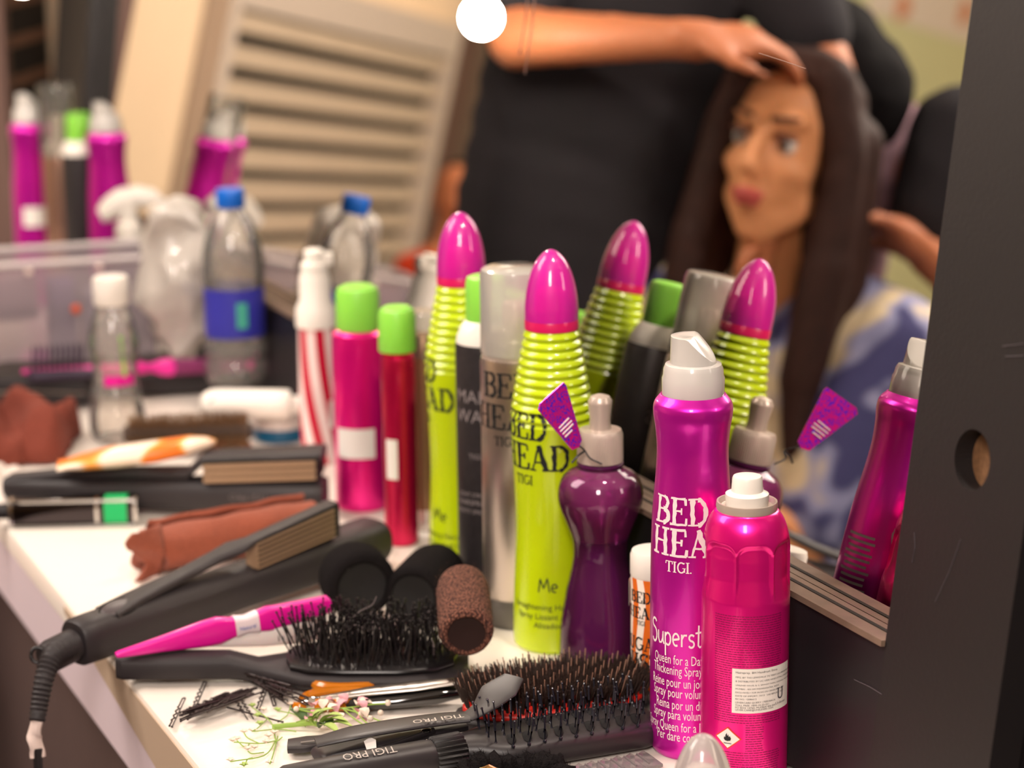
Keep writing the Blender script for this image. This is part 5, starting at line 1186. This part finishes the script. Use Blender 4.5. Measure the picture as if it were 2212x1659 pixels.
# ---- the seated model
H = M(1698, 322, 2.85)
ff = VD(-.46, -.05, .88); ff.z -= .02; ff.normalize(); fu = (Z-ff*Z.dot(ff)).normalized(); fs = ff.cross(fu)   # forward, up, side
def hp(f_, u_, s_): return H+(ff*f_+fu*u_+fs*s_)*1.06
per = thing('person', 'person with long dark brown hair and a blue and cream patterned shirt, gazing sideways', 'person', (H.x, H.y, FZ))
PO = Vector((H.x, H.y, FZ))
neck0 = hp(-.02, -.09, 0); chest = hp(-.06, -.30, 0); lap = Vector((chest.x, chest.y, -.16))
ax = ff.cross(Z).normalized(); fh = Vector((ff.x, ff.y, 0)).normalized()
Fm = lambda a, b, c: flatm(ff, fs, fu, a, b, c)
sh1, sh2 = chest+ax*.17+Z*.10, chest-ax*.17+Z*.10
head = [(hp(-.01, .03, 0), .088, hp(-.01, .03, 0), .088, Fm(1.08, .80, 1.1)), (hp(.028, -.02, 0), .066, hp(.028, -.02, 0), .066, Fm(1, .85, 1.1)),
        (hp(.045, -.075, 0), .036, hp(.052, -.092, 0), .026), (hp(.02, -.06, .030), .03, hp(.045, -.088, .008), .024), (hp(.02, -.06, -.030), .03, hp(.045, -.088, -.008), .024),
        (hp(.092, .018, 0), .010, hp(.112, -.020, 0), .011), (hp(.104, -.026, .009), .008, hp(.104, -.026, -.009), .008),     # nose
        (hp(.082, .034, .014), .011, hp(.068, .036, .040), .009), (hp(.082, .034, -.014), .011, hp(.068, .036, -.040), .009),  # brows
        (hp(.060, -.020, .030), .020, hp(.048, -.022, .038), .020), (hp(.060, -.020, -.030), .020, hp(.048, -.022, -.038), .020), # cheeks
        (hp(.070, -.055, 0), .024, hp(.070, -.055, 0), .024),
        (hp(-.02, -.01, .078), .014, hp(-.02, .015, .080), .016), (hp(-.02, -.01, -.078), .014, hp(-.02, .015, -.080), .016), # ears
        (hp(-.03, -.06, 0), .050, hp(-.04, -.18, 0), .052),                                                                # neck
        (sh1, .05, sh2, .05), (chest, .11, lap, .12, flatm(fh, ax, Z, .8, 1.25, 1))]
e1, e2 = sh1+Vector((.04, .02, -.26))+fh*.05, sh2+Vector((0, 0, -.26))+fh*.06
w1, w2 = e1+fh*.16+ax*-.06+Z*.03, e2+fh*.22+ax*.08+Z*.02
def hand(wr, d, up_, sc=1.0, curl=.5, side=1):
    """palm, four fingers and a thumb from wrist wr along d; up_ = back of the hand"""
    d = d.normalized(); s = d.cross(up_).normalized()*side; u = s.cross(d).normalized()*side; P = [(wr, .026*sc, wr+d*.03*sc, .026*sc), ]
    pal = flatm(d, s, u, 1, 1.25, .6)
    P.append((wr+d*.03*sc, .030*sc, wr+d*.075*sc, .034*sc, pal))
    for k, (off, ln) in enumerate(((-.030, .068), (-.010, .080), (.010, .075), (.030, .058))):
        a = wr+d*.095*sc+s*off*sc; b = a+(d*math.cos(curl*.6)-u*math.sin(curl*.6)+s*off*1.5)*ln*.45*sc; c = b+(d*math.cos(curl*1.5)-u*math.sin(curl*1.5))*ln*.35*sc; e = c+(d*math.cos(curl*2.2)-u*math.sin(curl*2.2))*ln*.25*sc
        P += [(a, .0098*sc, b, .0088*sc), (b, .0088*sc, c, .008*sc), (c, .008*sc, e, .007*sc)]
    a = wr+d*.025*sc-s*.030*sc; b = a+(d*.6-s*.75-u*.2)*.042*sc; c = b+(d*.9-s*.3-u*.3)*.030*sc
    P += [(a, .013*sc, b, .011*sc), (b, .011*sc, c, .009*sc)]
    return P
arms = [(sh1, .052, e1, .042), (e1, .040, w1, .027), (sh2, .052, e2, .042), (e2, .040, w2, .027)]+hand(w1, fh+Z*-.4, Z, curl=.5)+hand(w2, fh, Z, curl=.4)
hip1, hip2 = lap+ax*.09+Z*-.06, lap-ax*.09+Z*-.06; kn1, kn2 = hip1+fh*.02+ax*.28+Z*.0, hip2-ax*.06+fh*.30
kd = Vector((-.10, -1, 0)).normalized(); kn1, kn2 = hip1+kd*.38+Vector((.02, 0, 0)), hip2+kd*.38-Vector((.06, 0, 0)); legs = []
for hq, kq in ((hip1, kn1), (hip2, kn2)):
    an = Vector((kq.x, kq.y, FZ+.09)); legs += [(hq, .085, kq, .058), (kq, .056, an, .038), (an, .036, an+kd*.13+Z*-.045, .03)]
body = blob('body', head+arms+legs, skin, per, vox=.0065, smooth_it=7, origin=PO)
# shirt
shirt = bpy.data.materials.new('patterned_shirt_cloth'); shirt.use_nodes = True
n = shirt.node_tree; b = n.nodes['Principled BSDF']; b.inputs['Roughness'].default_value = .8; tc = n.nodes.new('ShaderNodeTexCoord'); ns = n.nodes.new('ShaderNodeTexNoise'); ns.inputs['Scale'].default_value = 11; ns.inputs['Detail'].default_value = 1.0; ns.inputs['Distortion'].default_value = .6
n.links.new(tc.outputs['Object'], ns.inputs['Vector']); cr = n.nodes.new('ShaderNodeValToRGB'); cr.color_ramp.interpolation = 'EASE'
E_ = cr.color_ramp.elements; E_[0].position = .40; E_[0].color = (*lin('d8c6a4'), 1); E_[1].position = .58; E_[1].color = (*lin('3c3c6c'), 1); q = E_.new(.50); q.color = (*lin('8f92b8'), 1)
n.links.new(ns.outputs['Fac'], cr.inputs[0]); n.links.new(cr.outputs[0], b.inputs['Base Color'])
blob('shirt', [(sh1+Z*-.01, .072, sh2+Z*-.01, .072), (chest+Z*.0, .128, lap+Z*.02, .135, flatm(fh, ax, Z, .85, 1.3, 1)), (sh1, .074, e1.lerp(sh1, .15), .066), (sh2, .074, e2.lerp(sh2, .15), .066), (hp(-.07, -.16, .05), .045, sh1+Z*.02, .055), (hp(-.07, -.16, -.05), .045, sh2+Z*.02, .055)], shirt, per, vox=.009, origin=PO)
blob('trousers', [(lap+Z*-.05, .145, lap+Z*-.06, .145), (hip1, .098, kn1, .072), (hip2, .098, kn2, .072), (kn1, .068, Vector((kn1.x, kn1.y, FZ+.12)), .052), (kn2, .068, Vector((kn2.x, kn2.y, FZ+.12)), .052)], tee, per, vox=.012, origin=PO)
# hair
hr = [(hp(-.030, .040, 0), .092, hp(-.030, .040, 0), .092, Fm(1.0, .92, 1.0)), (hp(.020, .088, .03), .036, hp(.020, .088, -.03), .036), (hp(-.05, 0, 0), .095, hp(-.06, -.08, 0), .085, Fm(.8, 1, 1))]
for s in (1, -1):
    hr += [(hp(.03, .09, .050*s), .030, hp(.015, .01, .078*s), .028), (hp(.015, .01, .078*s), .028, hp(.015, -.12, .085*s), .032), (hp(.015, -.12, .085*s), .034, hp(.02, -.26, .085*s), .030), (hp(.02, -.26, .085*s), .028, hp(.03, -.34, .095*s), .015),
           (hp(-.03, .02, .070*s), .040, hp(-.03, -.14, .085*s), .042), (hp(-.03, -.14, .085*s), .042, hp(-.02, -.25, .085*s), .030)]
blob('hair', hr, hairm, per, vox=.007, smooth_it=2, origin=PO)
eyew = mat('eye_white', 'd8cfc8', .2); iris = mat('dark_iris', '2a1a14', .2)
for s in (1, -1):
    c = hp(.072, .008, .028*s)-PO
    e = obj('eye', sphere(c, .0118), eyew, per); obj('iris', sphere(c+ff*.0085, .0062), iris, e)
    blob('eyebrow', [(hp(.095, .036, .014*s), .0040, hp(.082, .040, .040*s), .0034)], hairm, per, vox=.002, origin=PO)
    blob('eyelid', [(hp(.085, .018, .018*s), .0045, hp(.078, .017, .039*s), .004)], mat('brown_eyelid', '6a3c2c', .5), per, vox=.002, origin=PO)
blob('lips', [(hp(.093, -.053, .016), .0055, hp(.097, -.052, 0), .0075), (hp(.093, -.053, -.016), .0055, hp(.097, -.052, 0), .0075), (hp(.091, -.062, .010), .007, hp(.091, -.062, -.010), .007)], mat('rose_lips', 'b8504a', .4), per, vox=.0025, origin=PO)
# stool
st = thing('stool', 'dark padded stool under the seated long haired person', 'stool', (lap.x, lap.y, FZ))
sh_ = lap.z-.16-FZ
obj('seat', lathe([(.17, sh_-.05), (.18, sh_-.04), (.18, sh_-.01), (.16, sh_)], 32), black_soft, st)
obj('post', lathe([(.02, .03), (.02, sh_-.05)], 16), chrome, st); obj('base', lathe([(.20, 0), (.20, .015), (.03, .035)], 32), chrome, st)

# ---- the stylist in a black T-shirt
el, wr = M(1118, 82, 2.86), M(1470, 84, 2.72)
sh = M(1190, -260, 2.98); T0 = M(1270, 330, 3.02); T0 = Vector((T0.x, T0.y, 0))
sty = thing('person', 'person in a black T-shirt reaching across with a bare forearm, head above the mirror', 'person', (T0.x, T0.y, FZ)); SO = Vector((T0.x, T0.y, FZ))
tx = VD(1, 0, .25); tx.z = 0; tx.normalize(); tf = Z.cross(tx)
shz = sh.z
c1, c2 = T0+Z*(shz-.06), T0+Z*.05
sL, sR = T0+Z*shz+tx*(-.17), T0+Z*shz+tx*.17
hd = T0+Z*(shz+.27)
sh = sL+(sh-sL)*.25
Rt = flatm(tx, tf, Z, 1.3, .85, 1)
dhand = (M(1690, 92, 2.76)-wr)
el2, wr2 = sR+tx*.12+Z*-.18+tf*.05, sR+tx*.10+tf*.10+Z*-.36
blob('body', [(hd, .092, hd+Z*.03, .088), (hd-Z*.06, .05, T0+Z*(shz+.02), .055), (sL, .05, sR, .05), (c1, .115, c2, .11, Rt), (c2, .115, T0-Z*.12, .12, Rt), (sh, .05, el, .042), (el, .040, wr, .026), (sR, .05, el2, .042), (el2, .04, wr2, .027)]+
     hand(wr, dhand, Z+VD(0, 0, .3), sc=1.05, curl=.55)+hand(wr2, Z*-1, tx, curl=.4)+
     [(T0-Z*.12+tx*k*.09, .09, T0+tx*k*.11-Z*.36, .065) for k in (1, -1)]+[(T0+tx*k*.11-Z*.36, .06, T0+tx*k*.12+Z*(FZ+.08), .042) for k in (1, -1)]+[(T0+tx*k*.12+Z*(FZ+.05), .035, T0+tx*k*.12-tf*.15+Z*(FZ+.035), .032) for k in (1, -1)], skin2, sty, vox=.009, origin=SO)
blob('t_shirt', [(sL, .075, sR, .075), (c1, .135, T0+Z*.15, .130, Rt), (T0+Z*.15, .130, T0-Z*.12, .150, Rt), (sh, .075, sh.lerp(el, .80), .062), (sR, .07, sR.lerp(el2, .7), .06), (sL, .06, sh, .06)], tee, sty, vox=.011, origin=SO)
blob('trousers', [(T0-Z*.12, .145, T0-Z*.14, .145, Rt)]+[(T0-Z*.12+tx*k*.09, .105, T0+tx*k*.11-Z*.36, .082) for k in (1, -1)]+[(T0+tx*k*.11-Z*.36, .078, T0+tx*k*.12+Z*(FZ+.10), .06) for k in (1, -1)], mat('black_denim', '17161c', .8), sty, vox=.013, origin=SO)
blob('hair', [(hd+Z*.04, .10, hd+Z*.05, .098)], hairb, sty, origin=SO)

# ---- the assistant behind the model: bent black-haired head, mauve patterned top, black sleeve
AH = M(1815, 190, 3.02); A1 = M(1700, 560, 3.10)
asn = thing('person', 'person with black hair bending over behind the long haired one, a hand on the hair', 'person', (A1.x, A1.y, FZ)); AO = Vector((A1.x, A1.y, FZ))
aS1, aS2 = M(1570, 260, 3.12), M(1960, 330, 3.12)
aE, aW = M(2090, 620, 2.98), M(1985, 545, 2.82)
aE = M(2150, 700, 3.0); aW = M(2045, 590, 2.92)
hipA = Vector((A1.x, A1.y, .05)); aT = M(1760, 560, 3.14)
blob('body', [(AH, .080, AH+Z*.01, .078), (AH, .05, (aS1+aS2)/2, .055), (aS1, .05, aS2, .05), ((aS1+aS2)/2, .11, hipA, .12), (aS2, .05, M(2040, 470, 2.98), .045), (M(2040, 470, 2.98), .044, aE, .042), (aE, .040, aW, .028)]+hand(aW, M(1860, 430, 2.86)-aW, Z, sc=1.1, curl=.35)+
     [(hipA+ax*k*.09, .09, hipA+ax*k*.10-Z*.42, .062) for k in (1, -1)]+[(hipA+ax*k*.10-Z*.42, .058, Vector((hipA.x, hipA.y, FZ+.07))+ax*k*.10, .042) for k in (1, -1)], skin2, asn, vox=.009, origin=AO)
mauve = mat('mauve_patterned_cloth', '9c7a86', .85, noise_amt=.7, noise_scale=26)
blob('blouse', [(aS1, .075, aS2, .07), ((aS1+aS2)/2, .135, hipA, .15)], mauve, asn, vox=.011, origin=AO)
blob('sleeve', [(M(2075, 300, 2.98), .075, M(1990, 455, 2.95), .045), (M(2120, 330, 2.98), .07, M(2050, 520, 2.95), .05)], tee, asn, vox=.009, origin=AO)
blob('hair', [(M(1770, 130, 3.0), .095, M(1830, 200, 2.98), .092), (M(1850, 190, 2.97), .075, M(1905, 235, 2.96), .035), (M(1860, 215, 2.97), .07, M(1895, 285, 2.96), .018)], hairb, asn, vox=.009, origin=AO)
blob('trousers', [(hipA, .15, hipA-Z*.02, .15)]+[(hipA+ax*k*.09, .105, hipA+ax*k*.10-Z*.42, .075) for k in (1, -1)]+[(hipA+ax*k*.10-Z*.42, .073, Vector((hipA.x, hipA.y, FZ+.10))+ax*k*.10, .056) for k in (1, -1)], mat('black_denim', '17161c', .8), asn, vox=.013, origin=AO)

# ---- somebody small far behind
far = M(985, 430, 5.3); FO = Vector((far.x, far.y, FZ))
fp = thing('person', 'person in an orange red top far behind, small in the mirror beside the dark post', 'person', FO)
fn = VD(0, 0, 1)
blob('body', [(far, .055, far+Z*.03, .055), (far-Z*.05, .03, far-Z*.14, .035), (far-Z*.18, .08, Vector((far.x, far.y, -.35)), .085)]+[(Vector((far.x+k*.06, far.y, -.35)), .06, Vector((far.x+k*.07, far.y, FZ+.05)), .035) for k in (1, -1)], skin2, fp, vox=.01, origin=FO)
blob('top', [(far-Z*.17+VD(.07, 0, 0), .045, far-Z*.17-VD(.07, 0, 0), .045), (far-Z*.2, .095, Vector((far.x, far.y, -.33)), .10)], mat('orange_red_cloth', 'd8401c', .8), fp, vox=.01, origin=FO)
blob('hair', [(far+Z*.045-fn*.02, .05, far+Z*.05-fn*.02, .048)], hairb, fp, vox=.008, origin=FO)

# red and white paper cup near the model's chin, on a small side table behind
cq = M(1590, 505, 3.05)
cp = thing('paper_cup', 'red and white cup seen in the mirror beside the long haired person’s neck', 'cup', (cq.x, cq.y, cq.z-.04))
obj('cup', lathe([(.022, 0), (.030, .055)], 32), white_pl, cp); obj('red_band', lathe([(.0305, .045), (.033, .085), (.030, .087)], 32), mat('red_print', 'd8202a', .5), cp)

# white poster with orange blots on the green wall
def gw(px, py):
    d = ray(px, py); t = (MC-CAM).dot(MN)/d.dot(MN); h = CAM+d*t; e = rvec(d); gn = Vector((GD.y, -GD.x, 0)); k = (K-h).dot(gn)/e.dot(gn); return h+e*k
ga, gb = gw(1870, 20), gw(2130, 20); zb = gw(1990, 62).z
gn = Vector((GD.y, -GD.x, 0)); gn = gn if (Vector((0, 1, 0))-K).dot(gn) > 0 else -gn
pst = thing('poster', 'white poster with orange blots high on the pale green wall', 'poster', (ga.x, ga.y, zb))
def pl(a, za, b, zb_, off, th=.004):
    A, B = Vector((a.x, a.y, 0)), Vector((b.x, b.y, 0)); P = [A+gn*off, B+gn*off, B+gn*(off+th), A+gn*(off+th)]
    V, f = extrude(P, za, zb_); O = Vector((ga.x, ga.y, zb)); return [v-O for v in V], f
obj('sheet', pl(ga, zb, gb, zb+.9, .001), mat('poster_paper', 'efe6dc', .7), pst, sm=0)
for q in ((1940, 12), (2075, 25)):
    c = gw(*q); obj('blot', [v-Vector((ga.x, ga.y, zb))+gn*.006 for v in sphere((c.x, c.y, c.z), .05, 16, (1, 1, 1))[0]] and (sphere((c.x-ga.x+gn.x*.004, c.y-ga.y+gn.y*.004, c.z-zb), .05, 16, (1, .15, 1))), mat('orange_blot', 'd8906a', .7), pst)
